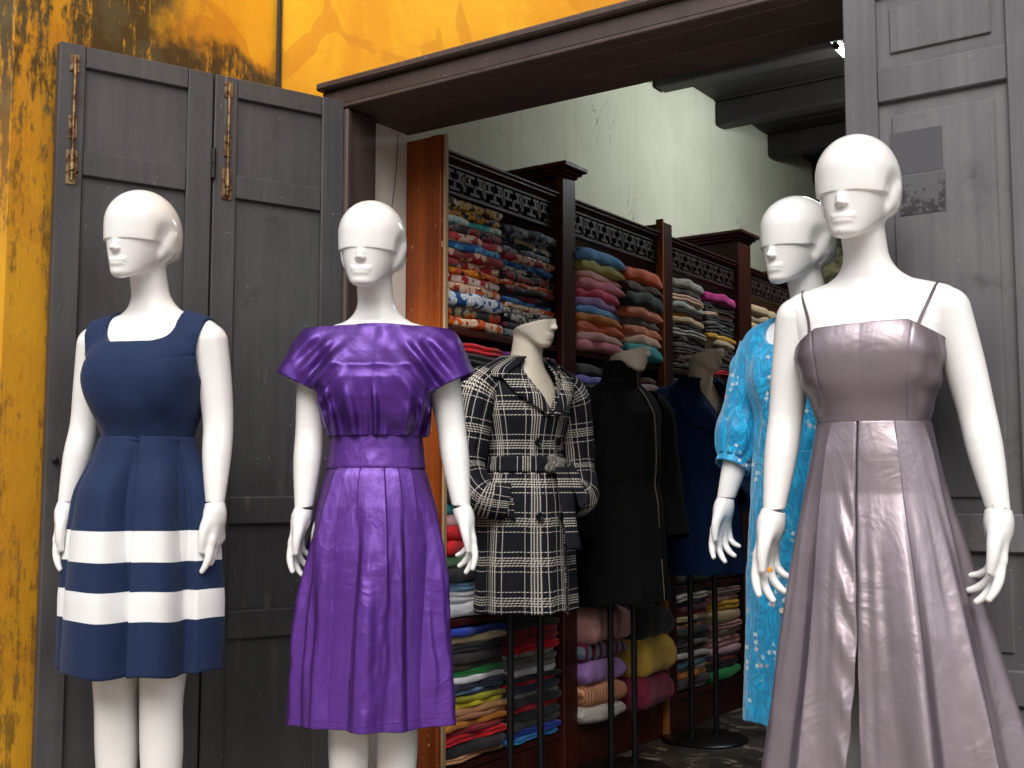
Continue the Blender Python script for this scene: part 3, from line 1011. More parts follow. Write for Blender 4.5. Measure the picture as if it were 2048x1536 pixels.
# third bay: knits and wools
pile(2, 0, 'near', B[2][0] + .004, m_[2] - 0.006, 1.492, 1.875,
     ['knit_bw*1.5', 'charcoal*1.1', 'pale peach*1.2', 'silver grey*1.1', 'knit_grey*.8', 'mustard*.6', 'beige*1.0', 'black*1.0', 'knit_bw*1.2', 'knit_brown*1.1', 'charcoal*.9', 'knit_brown*1', 'grey brown*.6', 'maroon*.8', 'knit_grey*1'], [1, 2, 2], 0.0, 0.02, 0, -0.008)
pile(2, 0, 'far', m_[2] + 0.006, B[2][1] - .012, 1.492, 1.86,
     ['magenta*1.6', 'charcoal*.9', 'knit_grey*.8', 'pale peach*.6', 'black*1.1', 'grey*.6', 'charcoal*1.5', 'gold*.9', 'stone*1.1', 'dark brown*.8', 'grey brown*.8', 'knit_brown*1.0', 'pale grey*.5', 'charcoal*1.2', 'red*.8'], [1, 2, 2], 0.0, 0.02, 0, -0.008)
pile(2, 1, 'near', B[2][0] + .004, m_[2] - 0.006, 1.05, 1.445,
     ['black*.8', 'mustard*.6', 'knit_bw*.6', 'black*1.6', 'charcoal', 'knit_grey', 'knit_brown*.9', 'pale peach*1.0', 'white*.4', 'black', 'charcoal', 'black'], 1, 0.0, 0.02)
pile(2, 1, 'far', m_[2] + 0.006, B[2][1] - .012, 1.05, 1.445,
     ['charcoal', 'grey brown*.7', 'taupe*.6', 'charcoal', 'knit_brown', 'black', 'dusty pink*.7', 'taupe', 'black', 'grey'], 1, 0.0, 0.02)
pile(2, 2, 'near', B[2][0] + .004, m_[2] - 0.006, 0.59, 1.0, ['black', 'navy', 'charcoal', 'wine', 'black', 'knit_brown', 'dark red*.5', 'charcoal'], 1, 0.0, 0.0)
pile(2, 2, 'far', m_[2] + 0.006, B[2][1] - .012, 0.59, 1.0, ['charcoal', 'black', 'taupe', 'grey brown', 'black', 'charcoal', 'navy'], 1, 0.0, 0.0)
pile(2, 3, 'near', B[2][0] + .004, m_[2] - 0.006, 0.155, 0.55,
     ['pale grey*1.1', 'black*.7', 'maroon*.8', 'dark red*.6', 'beige*.8', 'bottle green*.5', 'peach*.4', 'charcoal*1.2', 'charcoal*.8', 'grey brown*.7', 'black*.9', 'pale grey*.8', 'maroon*.5', 'dark teal*.8', 'grey*.6', 'mustard*1.0', 'charcoal*1.1', 'grey*.5'], [1, 2], 0.0, 0.02)
pile(2, 3, 'far', m_[2] + 0.006, B[2][1] - .012, 0.155, 0.55,
     ['taupe*1.2', 'dusty pink*.7', 'gold*1.3', 'beige*1.6', 'dusty pink*1.0', 'taupe*.9', 'dusty pink*1.5', 'pale pink*1.0', 'dark violet*.6', 'terracotta*.4', 'charcoal*1.1', 'bright green*1.4'], [1, 2, 3], 0.0, 0.02)
# fourth bay, only its near pile shows between the mannequins
pile(3, 0, 'near', B[3][0] + .004, m_[3] - 0.006, 1.492, 1.862,
     ['beige*1.1', 'stone*1.0', 'beige*1.1', 'stone*1.2', 'pale grey', 'stone', 'beige', 'taupe', 'stone'], 1, 0.0, 0.02)
pile(3, 0, 'far', m_[3] + 0.006, B[3][1] - .012, 1.492, 1.86,
     ['lime*1.3', 'olive green*1.2', 'teal*1', 'stone', 'olive green', 'beige', 'charcoal'], 1, 0.0, 0.02)
pile(3, 1, 'near', B[3][0] + .004, m_[3] - 0.006, 1.05, 1.44, ['charcoal', 'taupe', 'black', 'stone', 'grey', 'black'], 1)
pile(3, 3, 'near', B[3][0] + .004, m_[3] - 0.006, 0.155, 0.54, ['charcoal', 'grey', 'black', 'dark teal', 'maroon', 'black'], 1)

# round cloth covered hat hanging on the side wall
ht = thing('hanging_hat', (-2.32, 6.66, 2.16), 0, 'round olive cloth sun hat standing on the shelf top behind the blue dress', 'hat')
t = NT('olive crumpled cloth', 0.8)
t.set('Base Color', t.mix(t.step(t.noise(t.tc('Object'), 12, 4), 0.35, 0.65), '#4d4a30', '#a39a78'))
t.bump(t.noise(t.tc('Object'), 9, 4, 0.6, 1.2), 0.7, 0.02)
hm = MB().lathe([(0.002, 0.10), (0.09, 0.095), (0.115, 0.07), (0.125, 0.012), (0.20, 0.0), (0.262, -0.018), (0.264, -0.024), (0.2, -0.008), (0.12, 0.0)], 40).build('brim', t.m, ht, True)
hm.rotation_euler = (R(96), 0, R(42))
rm = MB()
for k in range(40):
    a0, a1 = k * 2 * math.pi / 40, (k + 1) * 2 * math.pi / 40
    rm.tube([(0.263 * math.cos(a0), 0.263 * math.sin(a0), -0.021), (0.263 * math.cos(a1), 0.263 * math.sin(a1), -0.021)], 0.006, 6, False)
rm = rm.build('binding', M['cable'], ht, True)
rm.rotation_euler = hm.rotation_euler


# ================================================================== implicit surfaces for bodies
F4 = np.float32


def smin(a, b, k):
    h = np.maximum(k - np.abs(a - b), 0) / k
    return np.minimum(a, b) - h * h * k * 0.25


def smax(a, b, k):
    return -smin(-a, -b, k)


def ell(P, c, r):
    x, y, z = (P[0] - c[0]) / r[0], (P[1] - c[1]) / r[1], (P[2] - c[2]) / r[2]
    k0 = np.sqrt(x * x + y * y + z * z)
    x, y, z = x / r[0], y / r[1], z / r[2]
    k1 = np.sqrt(x * x + y * y + z * z)
    return k0 * (k0 - 1) / np.maximum(k1, 1e-6)


def cone(P, a, b, ra, rb):
    """capsule with two radii"""
    a, b = np.array(a, float), np.array(b, float)
    d = b - a
    L2 = float(d @ d)
    t = ((P[0] - a[0]) * d[0] + (P[1] - a[1]) * d[1] + (P[2] - a[2]) * d[2]) / L2
    t = np.clip(t, 0, 1)
    q = np.sqrt((P[0] - a[0] - t * d[0]) ** 2 + (P[1] - a[1] - t * d[1]) ** 2 + (P[2] - a[2] - t * d[2]) ** 2)
    return q - (ra + (rb - ra) * t)


def chain(P, pts, rad, k=0.02):
    A = np.array([tuple(p) + (r,) for p, r in zip(pts, rad)], float)
    out = []
    for i in range(len(A) - 1):
        p0, p1, p2, p3 = A[max(i - 1, 0)], A[i], A[i + 1], A[min(i + 2, len(A) - 1)]
        for j in range(4):
            f_ = j / 4
            out.append(0.5 * ((2 * p1) + (-p0 + p2) * f_ + (2 * p0 - 5 * p1 + 4 * p2 - p3) * f_ ** 2 + (-p0 + 3 * p1 - 3 * p2 + p3) * f_ ** 3))
    out.append(A[-1])
    o = None
    for a, b in zip(out[:-1], out[1:]):
        c = cone(P, a[:3], b[:3], a[3], b[3])
        o = c if o is None else np.minimum(o, c)
    return o


def column(P, tab, kk=0.012):
    """upright body given by (z, half width, half depth front, half depth back, cx, cy)"""
    T = np.array(tab)
    z = np.clip(P[2], T[0, 0], T[-1, 0])
    v = [np.interp(z, T[:, 0], T[:, i]) for i in range(1, 6)]
    x = (P[0] - v[3]) / v[0]
    y = P[1] - v[4]
    y = np.where(y < 0, y / v[1], y / v[2])
    r = np.sqrt(x * x + y * y)
    d = (r - 1) * np.minimum(v[0], v[1]) * 0.9
    return smax(d, np.maximum(T[0, 0] - P[2], P[2] - T[-1, 0]), kk)


def nets(f, lo, hi, h, normals=True, smooth=1):
    """surface nets on a regular grid"""
    lo, hi = np.array(lo, float), np.array(hi, float)
    n = np.ceil((hi - lo) / h).astype(int) + 1
    ax = [(lo[i] + h * np.arange(n[i])).astype(F4) for i in range(3)]
    G = np.meshgrid(*ax, indexing='ij', sparse=True)
    V = np.broadcast_to(f(G), tuple(n)).astype(F4)
    s = V < 0
    c = s[:-1, :-1, :-1].astype(np.int8)
    cnt = np.zeros(tuple(n - 1), np.int8)
    for dx in (0, 1):
        for dy in (0, 1):
            for dz in (0, 1):
                cnt += s[dx:n[0] - 1 + dx, dy:n[1] - 1 + dy, dz:n[2] - 1 + dz]
    act = (cnt > 0) & (cnt < 8)
    I = np.argwhere(act)
    idx = -np.ones(tuple(n - 1), np.int32)
    idx[act] = np.arange(len(I))
    acc = np.zeros((len(I), 3))
    num = np.zeros(len(I))
    for axis in range(3):
        o1, o2 = [a for a in range(3) if a != axis]
        for b1 in (0, 1):
            for b2 in (0, 1):
                A = I.copy()
                A[:, o1] += b1
                A[:, o2] += b2
                Bq = A.copy()
                Bq[:, axis] += 1
                va = V[A[:, 0], A[:, 1], A[:, 2]]
                vb = V[Bq[:, 0], Bq[:, 1], Bq[:, 2]]
                m = (va < 0) != (vb < 0)
                t = np.where(m, va / np.where(m, va - vb, 1), 0)
                p = A.astype(float)
                p[:, axis] += t
                acc += p * m[:, None]
                num += m
    P = lo + (acc / num[:, None]) * h
    quads = []
    for axis in range(3):
        o1, o2 = [(1, 2), (2, 0), (0, 1)][axis]
        sl0 = [slice(None)] * 3
        sl1 = [slice(None)] * 3
        sl0[axis] = slice(0, -1)
        sl1[axis] = slice(1, None)
        a, b = s[tuple(sl0)], s[tuple(sl1)]
        E = np.argwhere(a != b)
        E = E[(E[:, o1] > 0) & (E[:, o2] > 0) & (E[:, o1] < n[o1] - 1) & (E[:, o2] < n[o2] - 1)]
        inside = a[E[:, 0], E[:, 1], E[:, 2]]
        q = []
        for (d1, d2) in ((1, 1), (0, 1), (0, 0), (1, 0)):
            K = E.copy()
            K[:, o1] -= d1
            K[:, o2] -= d2
            q.append(idx[K[:, 0], K[:, 1], K[:, 2]])
        q = np.stack(q, 1)
        q[~inside] = q[~inside][:, ::-1]
        quads.append(q)
    Q = np.concatenate(quads)
    Q = Q[(Q >= 0).all(1)]
    for _ in range(smooth):
        acc = np.zeros_like(P)
        num = np.zeros(len(P))
        for k in range(4):
            np.add.at(acc, Q[:, k], P[Q[:, (k + 1) % 4]])
            np.add.at(num, Q[:, k], 1)
        P = P * 0.5 + acc / np.maximum(num, 1)[:, None] * 0.5
    N = None
    if normals:
        e = h * 0.6
        g = []
        for a in range(3):
            D = [P[:, i].copy() for i in range(3)]
            D[a] += e
            up = f(D)
            D[a] -= 2 * e
            g.append(up - f(D))
        N = np.stack(g, 1)
        N /= np.maximum(np.linalg.norm(N, axis=1), 1e-9)[:, None]
    return P, Q, N


def rotz(P, c, a, tilt=0.0):
    x, y = P[0] - c[0], P[1] - c[1]
    z = P[2] - c[2]
    ca, sa = math.cos(a), math.sin(a)
    x, y = ca * x + sa * y, -sa * x + ca * y
    if tilt:
        ct, st = math.cos(tilt), math.sin(tilt)
        x, z = ct * x + st * z, -st * x + ct * z
    return [x, y, z]


# ------------------------------------------------------------------ head: smooth cap whose fringe hides the eyes
FACE = [(-0.121, 0.0190, 0.028, 0.03, 0, -0.048), (-0.111, 0.0290, 0.039, 0.05, 0, -0.0395), (-0.095, 0.0395, 0.053, 0.06, 0, -0.0255), (-0.074, 0.0500, 0.067, 0.066, 0, -0.0135),
        (-0.050, 0.0590, 0.0765, 0.07, 0, -0.006), (-0.020, 0.0660, 0.0830, 0.07, 0, -0.003), (0.03, 0.0660, 0.080, 0.07, 0, 0.0)]


def face_sdf(P):
    x, y, z = P
    ax = np.sqrt(x * x + 1e-7)
    f = column(P, FACE, 0.022)
    f = smax(f, (-0.1215 + 0.72 * np.maximum(y + 0.058, 0) - z) * 0.85, 0.020)      # jaw line rising to the ear
    f = smin(f, cone(P, (0, -0.0745, -0.028), (0, -0.0930, -0.0490), 0.0052, 0.0056), 0.012)
    f = smin(f, ell([ax, y, z], (0.0062, -0.0848, -0.0510), (0.0056, 0.0070, 0.0046)), 0.006)
    L_ = [x, y, z - 2.5 * x * x]
    lip = smin(ell(L_, (0, -0.0738, -0.0750), (0.0190, 0.0080, 0.0042)), ell(L_, (0, -0.0731, -0.0818), (0.0160, 0.0080, 0.0044)), 0.0020)
    f = smin(f, lip, 0.008)
    return f


def cap_sdf(P):
    x, y, z = P
    zc = 0.0185
    zs = np.where(z > zc, z, zc + (z - zc) * 0.42)
    c = ell([x, y, zs], (0, 0.007, zc), (0.0785, 0.0970, 0.0840))
    c = smin(c, ell(P, (0, 0.036, -0.012), (0.056, 0.064, 0.056)), 0.045)          # back of the skull to nape
    # lower rim: level across the brow, dropping behind the temples
    zf = -0.0265 - 0.036 * np.clip((y + 0.030) / 0.06, 0, 1) ** 1.6
    c = smax(c, zf - z, 0.0018 + 0.030 * np.clip((y + 0.01) / 0.05, 0, 1))
    return c


def head_sdf(P, cap=True):
    x, y, z = P
    ax = np.sqrt(x * x + 1e-7)
    f = face_sdf(P)
    if cap:
        c = cap_sdf(P)
        f = smin(f, c, 0.0022 + 0.012 * np.clip((y + 0.045) / 0.05, 0, 1))
        # hollow in front of the ear, then the ear itself swept back
        f = smax(f, -ell([ax, y, z], (0.0960, -0.010, -0.020), (0.026, 0.024, 0.034)), 0.024)
        f = smin(f, cone([ax, y, z], (0.0560, 0.004, -0.050), (0.0650, 0.022, -0.008), 0.0115, 0.0140), 0.010)
    return f


HC = (-0.014, -0.010, 1.578)
HS = 1.03
HYAW = R(-9)


def neck_sdf(P):
    n = cone(P, (-0.010, 0.014, 1.515), (0.0, 0.040, 1.385), 0.0430, 0.0445)
    return n


TORSO = [  # z, half width, front, back, cx, cy
    (0.78, 0.136, 0.092, 0.110, 0, 0.03), (0.88, 0.142, 0.096, 0.114, 0, 0.03), (0.95, 0.134, 0.095, 0.105, 0, 0.03),
    (1.02, 0.116, 0.086, 0.088, 0, 0.03), (1.08, 0.101, 0.078, 0.078, 0, 0.03), (1.12, 0.098, 0.078, 0.078, 0, 0.03),
    (1.17, 0.108, 0.084, 0.082, 0, 0.03), (1.23, 0.130, 0.090, 0.090, 0, 0.03), (1.29, 0.135, 0.084, 0.092, 0, 0.033),
    (1.335, 0.128, 0.064, 0.075, 0, 0.036), (1.365, 0.100, 0.048, 0.056, 0, 0.04), (1.39, 0.055, 0.030, 0.040, 0, 0.042)]


def torso_sdf(P):
    x, y, z = P
    ax = np.sqrt(x * x + 1e-7)
    Q = [ax, y, z]
    d = column(P, TORSO, 0.05)
    d = smin(d, ell(Q, (0.056, -0.031, 1.232), (0.056, 0.048, 0.062)), 0.07)
    sh = cone(Q, (0.03, 0.042, 1.364), (0.132, 0.036, 1.332), 0.031, 0.038)
    d = smin(d, sh, 0.055)
    return d


def bust_sdf(P):
    d = torso_sdf(P)
    d = smin(d, neck_sdf(P), 0.048)
    return d


def upper_sdf(P):
    d = bust_sdf(P)
    h = HS * head_sdf([q / HS for q in rotz(P, HC, HYAW, R(-2))])
    # crisp join under the jaw, softer at the nape
    return smin(d, h, 0.018)


def lower_sdf(P):
    x, y, z = P
    ax = np.sqrt(x * x + 1e-7)
    Q = [ax, y, z]
    d = torso_sdf(P)
    leg = chain(Q, [(0.072, 0.03, 0.86), (0.066, 0.022, 0.66), (0.058, 0.018, 0.49), (0.057, 0.028, 0.36), (0.056, 0.032, 0.22), (0.055, 0.035, 0.09)],
                [0.078, 0.064, 0.0500, 0.0490, 0.038, 0.027], 0.03)
    d = smin(d, leg, 0.03)
    foot = smin(cone(Q, (0.056, 0.045, 0.04), (0.062, -0.10, 0.022), 0.03, 0.02), cone(Q, (0.056, 0.04, 0.09), (0.057, -0.03, 0.04), 0.027, 0.026), 0.03)
    d = smin(d, foot, 0.02)
    return np.maximum(d, 1.215 - 0 * z - 1.215 - 0.002 + (z - 1.218))


def build_body():
    P1, Q1, N1 = nets(upper_sdf, (-0.22, -0.15, 1.2), (0.22, 0.17, 1.70), 0.0029, True, 0)
    P2, Q2, N2 = nets(lower_sdf, (-0.18, -0.14, -0.01), (0.18, 0.18, 1.235), 0.0075, True, 1)
    return np_mesh('mannequin_body', np.concatenate([P1, P2]), np.concatenate([Q1, Q2 + len(P1)]), True, None, np.concatenate([N1, N2]))


# ------------------------------------------------------------------ arms and hands
SHO = (0.146, 0.034, 1.318)
ARM_PTS = [SHO, (0.162, 0.040, 1.22), (0.173, 0.040, 1.125), (0.180, 0.022, 1.045), (0.189, 0.000, 0.935)]
ARM_RAD = [0.0465, 0.0405, 0.0355, 0.0335, 0.0215]


def arm_sdf(P):
    d = chain(P, ARM_PTS, ARM_RAD, 0.03)
    return np.maximum(d, 0.938 - P[2] - (P[0] - 0.189) * 0.12)


def hand_sdf(P, spread=1.0, curl=1.0):
    """wrist at the origin, fingers down -z, thumb towards -y, palm towards -x"""
    x, y, z = P
    d = cone(P, (0, 0, 0.0), (0.000, -0.002, -0.030), 0.0205, 0.0185)
    d = np.maximum(d, z + 0.0)
    yk = [-0.0245, -0.0085, 0.0075, 0.0220]
    zk = [-0.082, -0.0865, -0.084, -0.077]
    yw = [-0.010, -0.004, 0.003, 0.009]
    pal = None
    for i in range(4):
        c = cone(P, (0.001, yw[i], -0.022), (0.000, yk[i], zk[i]), 0.0145, 0.0098)
        pal = c if pal is None else smin(pal, c, 0.014)
    d = smin(d, pal, 0.018)
    L = [(0.034, 0.021, 0.017), (0.038, 0.024, 0.018), (0.035, 0.022, 0.017), (0.027, 0.017, 0.015)]
    c0 = [(6, 14, 12), (12, 22, 16), (20, 28, 20), (26, 30, 22)]
    sp = [-9, -1, 4, 9]
    for i in range(4):
        a = 0.0
        p = np.array((0.0, yk[i], zk[i] + 0.004))
        pts, rad = [p], [0.0098]
        for j in range(3):
            a += math.radians(c0[i][j]) * curl
            s_ = math.radians(sp[i]) * spread
            dirv = np.array((-math.sin(a), math.sin(s_) * math.cos(a), -math.cos(a) * math.cos(s_)))
            p = p + dirv * L[i][j]
            pts.append(p)
            rad.append((0.0085, 0.0074, 0.0056)[j] * (0.88 if i == 3 else 1.0))
        f = chain(P, pts, rad, 0.003)
        d = smin(d, f, 0.0045)
    th = chain(P, [(-0.002, -0.012, -0.022), (-0.010, -0.031, -0.052), (-0.014, -0.037, -0.078), (-0.018, -0.036, -0.101)], [0.0155, 0.0125, 0.0095, 0.0066], 0.006)
    d = smin(d, th, 0.010)
    return d


def build_hand():
    P, Q, N = nets(hand_sdf, (-0.09, -0.06, -0.175), (0.04, 0.05, 0.006), 0.0019, True, 0)
    return P, Q, N


ME_BODY = build_body()
aP, aQ, aN = nets(arm_sdf, (0.08, -0.04, 0.925), (0.23, 0.10, 1.375), 0.0038, True, 1)
aP = aP - np.array(SHO)
ME_ARM = {1: np_mesh('mannequin_arm', aP, aQ, True, None, aN)}
mx = np.array((-1, 1, 1))
ME_ARM[-1] = np_mesh('mannequin_arm', aP * mx, aQ[:, ::-1], True, None, aN * mx)
hP, hQ, hN = build_hand()
ME_HAND = {1: np_mesh('mannequin_hand', hP, hQ, True, None, hN), -1: np_mesh('mannequin_hand', hP * mx, hQ[:, ::-1], True, None, hN * mx)}
for me in [ME_BODY] + list(ME_ARM.values()) + list(ME_HAND.values()):
    me.materials.append(M['white'])
sm = MB().lathe([(0.0190, 0.0), (0.0212, 0.0006), (0.0212, 0.0016), (0.0190, 0.0022)], 28)
ME_SEAM = None


def facing(px, py, off):
    """z rotation that turns local -y towards the camera and then by OFF to the viewer's left"""
    d = math.atan2(-px, py)            # direction from camera: (-sin d, cos d)
    return d - R(off)


def mannequin(x, y, off, label, arm_rot=((0, 0, 0), (0, 0, 0)), hand_rot=((0, 0, 0), (0, 0, 0)), zb=0.0, arm_len=1.0, hand_size=1.0):
    rz = facing(x, y, off)
    t = thing('mannequin', (x, y, zb), rz, label, 'mannequin', 'white female mannequins at the shop front')
    link('body', ME_BODY, t)
    for s, ar, hr in ((-1, arm_rot[0], hand_rot[0]), (1, arm_rot[1], hand_rot[1])):
        a = link('arm', ME_ARM[s], t)
        a.location = (s * SHO[0], SHO[1], SHO[2])
        a.rotation_euler = [R(v) for v in ar]
        a.scale = (1, 1, arm_len)
        h = link('hand', ME_HAND[s], a)
        h.scale = (hand_size, hand_size, hand_size / arm_len)
        w = np.array((0.1885, 0.0, 0.9375)) - np.array(SHO)
        h.location = (s * w[0], w[1], w[2])
        h.rotation_euler = [R(v) for v in hr]
        j = MB().lathe([(0.0188, -0.0008), (0.0206, -0.0004), (0.0206, 0.0003), (0.0188, 0.0006)], 28).build('wrist_joint', M['seam'], a, True)
        j.location = h.location
        j.rotation_euler = (0, R(-6.8 * s), 0)
    return t


# ================================================================== clothes
def vnoise(x, seed=0):
    """smooth 1-d noise, vectorised, -1..1"""
    r = np.random.RandomState(seed)
    tab = r.uniform(-1, 1, 256)
    i = np.floor(x).astype(int)
    f = x - i
    f = f * f * (3 - 2 * f)
    return tab[i % 256] * (1 - f) + tab[(i + 1) % 256] * f


def vnoise2(x, y, seed=0):
    r = np.random.RandomState(seed)
    tab = r.uniform(-1, 1, (64, 64))
    i, j = np.floor(x).astype(int), np.floor(y).astype(int)
    fx, fy = x - i, y - j
    fx, fy = fx * fx * (3 - 2 * fx), fy * fy * (3 - 2 * fy)
    g = lambda a, b: tab[a % 64, b % 64]
    return (g(i, j) * (1 - fx) + g(i + 1, j) * fx) * (1 - fy) + (g(i, j + 1) * (1 - fx) + g(i + 1, j + 1) * fx) * fy


def sstep(x, a, b):
    t_ = np.clip((x - a) / (b - a), 0, 1)
    return t_ * t_ * (3 - 2 * t_)


def ring_surface(tab, th, z):
    """point on an upright oval surface; tab rows: z, half width, front, back, cx, cy"""
    T = np.array(tab)
    v = [np.interp(z, T[:, 0], T[:, i]) for i in range(1, 6)]
    sn, cs = np.sin(th), np.cos(th)
    b_ = np.where(cs > 0, v[1], v[2])
    return np.stack([v[3] + v[0] * sn, v[4] - b_ * cs, z + 0 * th], -1)


def skirt(name, tab, fold, m, parent, nth=360, nz=110, hem=None, slit=None):
    T = np.array(tab)
    z0, z1 = T[0, 0], T[-1, 0]
    w = np.linspace(0, 1, nz)[:, None]
    u = np.linspace(0, 1, nth, endpoint=slit is not None)[None, :]
    z = z0 + (z1 - z0) * w + 0 * u
    if slit is None:
        th = -math.pi + 2 * math.pi * u + 0 * w
    else:
        gl, gr = slit(z)
        th = gr + (2 * math.pi - gr - gl) * u
    P = ring_surface(tab, th, z)
    d = fold(th, z, (z1 - z) / (z1 - z0))
    nx, ny = np.sin(th), -np.cos(th)
    P[..., 0] += nx * d
    P[..., 1] += ny * d
    if hem is not None:
        P[..., 2] += hem(th) * (1 - w) ** 2
    mr = (T[:, 1].mean() + T[:, 2].mean()) / 2
    UV = np.stack([th * mr, z], -1)
    me = grid_mesh(name, P, slit is None, UV)
    return link(name, me, parent, m)


def sdf_part(name, f, lo, hi, h, m, parent, smooth=1, normals=True):
    P, Q, N = nets(f, lo, hi, h, normals, smooth)
    return link(name, np_mesh(name, P, Q, True, None, N), parent, m)


def strip_tube(name, pts, w, t_, m, parent):
    """flat ribbon along pts"""
    V, Fq = [], []
    pts = [Vector(p) for p in pts]
    for i, p in enumerate(pts):
        d = (pts[min(i + 1, len(pts) - 1)] - pts[max(i - 1, 0)]).normalized()
        out = Vector((p.x * 0.4, p.y - 0.035, 0.25 if i > len(pts) * .6 else 0.0)).normalized()
        s = d.cross(out).normalized()
        o = s.cross(d).normalized()
        V += [p + s * w / 2, p - s * w / 2, p - s * w / 2 + o * t_, p + s * w / 2 + o * t_]
    for i in range(len(pts) - 1):
        b = i * 4
        for k in range(4):
            k2 = (k + 1) % 4
            Fq.append((b + k, b + k2, b + 4 + k2, b + 4 + k))
    me = bpy.data.meshes.new(name)
    me.from_pydata([tuple(v) for v in V], [], Fq)
    return link(name, me, parent, m)


def m_satin(name, dark, lit, edge, rough=0.32, metal=0.55, crease=0.35):
    t = NT(name, rough)
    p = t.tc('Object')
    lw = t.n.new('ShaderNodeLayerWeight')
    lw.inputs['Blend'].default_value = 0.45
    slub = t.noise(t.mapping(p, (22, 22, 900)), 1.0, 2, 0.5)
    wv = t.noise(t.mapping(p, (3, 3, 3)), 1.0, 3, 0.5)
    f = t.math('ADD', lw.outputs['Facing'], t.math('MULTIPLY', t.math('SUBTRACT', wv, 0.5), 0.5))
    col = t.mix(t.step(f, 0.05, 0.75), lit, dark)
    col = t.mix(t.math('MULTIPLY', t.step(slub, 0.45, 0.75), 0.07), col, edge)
    t.set('Base Color', col)
    t.set('Metallic', metal)
    t.set('Sheen Weight', 0.25)
    t.set('Sheen Tint', rgba(edge))
    t.set('Roughness', t.ramp(slub, [(0.35, rough - 0.01), (0.7, rough + 0.03)]))
    rid = t.noise(t.mapping(p, (7, 7, 5), rot=(0.3, 0.5, 0.2)), 1.0, 3, 0.6, 1.6)
    rid = t.math('ABSOLUTE', t.math('SUBTRACT', rid, 0.5))
    h = t.math('ADD', t.math('MULTIPLY', rid, -1.6), t.math('MULTIPLY', slub, 0.008))
    h = t.math('ADD', h, t.math('MULTIPLY', t.noise(p, 9, 4, 0.6), 0.8))
    h = t.math('ADD', h, t.math('MULTIPLY', t.noise(t.mapping(p, (20, 20, 2.4)), 1.0, 3, 0.5, 0.6), 0.9))
    t.bump(h, crease, 0.012)
    return t.m


# ------------------------------------------------------------------ 1: navy dress with white bands
M1 = mannequin(-2.283, 1.772, 29, 'white mannequin in navy sleeveless dress with two white bands', zb=0.012, hand_size=1.05,
               hand_rot=((0, 4, 0), (2, -3, 0)))
t = NT('navy crepe with white bands', 0.8)
t.set('Specular IOR Level', 0.25)
vz = t.sep(t.tc('UV'))[1]
wv = t.noise(t.mapping(t.tc('Object'), (250, 250, 700)), 1.0, 2)
b1 = t.math('MULTIPLY', t.step(vz, 0.8060, 0.8070), t.step(vz, 0.8765, 0.8755))
b2 = t.math('MULTIPLY', t.step(vz, 0.6745, 0.6755), t.step(vz, 0.7415, 0.7405))
bb = t.math('ADD', b1, b2)
t.set('Base Color', t.mix(bb, t.mix(t.step(wv, 0.3, 0.7), '#0f1f3f', '#16294b'), '#dcdcdc'))
t.set('Sheen Weight', 0.05)
t.bump(t.math('ADD', t.math('MULTIPLY', t.noise(t.tc('Object'), 7, 3), 1.0), t.math('MULTIPLY', wv, 0.03)), 0.16, 0.012)
MN_SK = t.m
t = NT('navy crepe', 0.8)
t.set('Specular IOR Level', 0.25)
wv = t.noise(t.mapping(t.tc('Object'), (250, 250, 700)), 1.0, 2)
t.set('Base Color', t.mix(t.step(wv, 0.3, 0.7), '#0f1f3f', '#16294b'))
t.set('Sheen Weight', 0.05)
t.bump(t.math('ADD', t.noise(t.tc('Object'), 8, 3, 0.5, 0.6), t.math('MULTIPLY', wv, 0.03)), 0.22, 0.012)
MN_BO = t.m


def bodice1(P):
    x, y, z = P
    ax = np.sqrt(x * x + 1e-7)
    d = smin(torso_sdf(P), smin(ell(P, (0, -0.050, 1.225), (0.092, 0.042, 0.075)), ell(P, (0, 0.022, 1.16), (0.108, 0.098, 0.12)), 0.04), 0.05) - 0.0075
    # dart from armhole to bust and soft pull lines
    dart = np.exp(-((z - (1.262 - (ax - 0.07) * -0.25)) / 0.004) ** 2) * sstep(ax, 0.062, 0.085) * sstep(y, 0.03, -0.02)
    d = d + 0.0010 * dart
    d = d - 0.0022 * np.sin(x * 70 + z * 22) * sstep(z, 1.24, 1.12) * sstep(y, 0.02, -0.03)
    ne = np.maximum(ax - (0.088 - 0.25 * np.clip(1.345 - z, 0, .06)), np.maximum((1.318 + 0 * x) - z, y - 0.075))
    ne = smax(ax - (0.090 - 0.1 * np.clip(1.37 - z, 0, .06)), 1.312 + 0.9 * np.maximum(ax - 0.05, 0) ** 1.5 * 3 - z, 0.02)
    ne = np.maximum(ne, np.where(y > 0.05, 1.355 - z, -1))
    d = np.maximum(d, -ne)
    arm = ell([ax, y, z], (0.176, 0.036, 1.285), (0.044, 0.090, 0.098))
    d = np.maximum(d, -arm)
    d = np.maximum(d, ax - 0.150)
    d = d + 0.007 * sstep(z, 1.17, 1.095)
    d = np.maximum(d, 1.082 - z)
    return d


dr = sdf_part('dress', bodice1, (-0.19, -0.14, 1.07), (0.19, 0.16, 1.42), 0.0025, MN_BO, M1, 1)
dr['label'] = 'navy sleeveless dress with two white bands on the skirt'
TAB1 = [(0.553, 0.168, 0.150, 0.150, 0, 0.03), (0.72, 0.169, 0.148, 0.146, 0, 0.03), (0.88, 0.157, 0.136, 0.136, 0, 0.03), (0.97, 0.145, 0.122, 0.122, 0, 0.03),
        (1.03, 0.129, 0.107, 0.105, 0, 0.03), (1.065, 0.119, 0.105, 0.094, 0, 0.03), (1.085, 0.1155, 0.100, 0.0885, 0, 0.03), (1.092, 0.1135, 0.0985, 0.087, 0, 0.03)]
PL1 = [-2.75, -1.85, -0.82, 0.26, 1.12, 2.0]


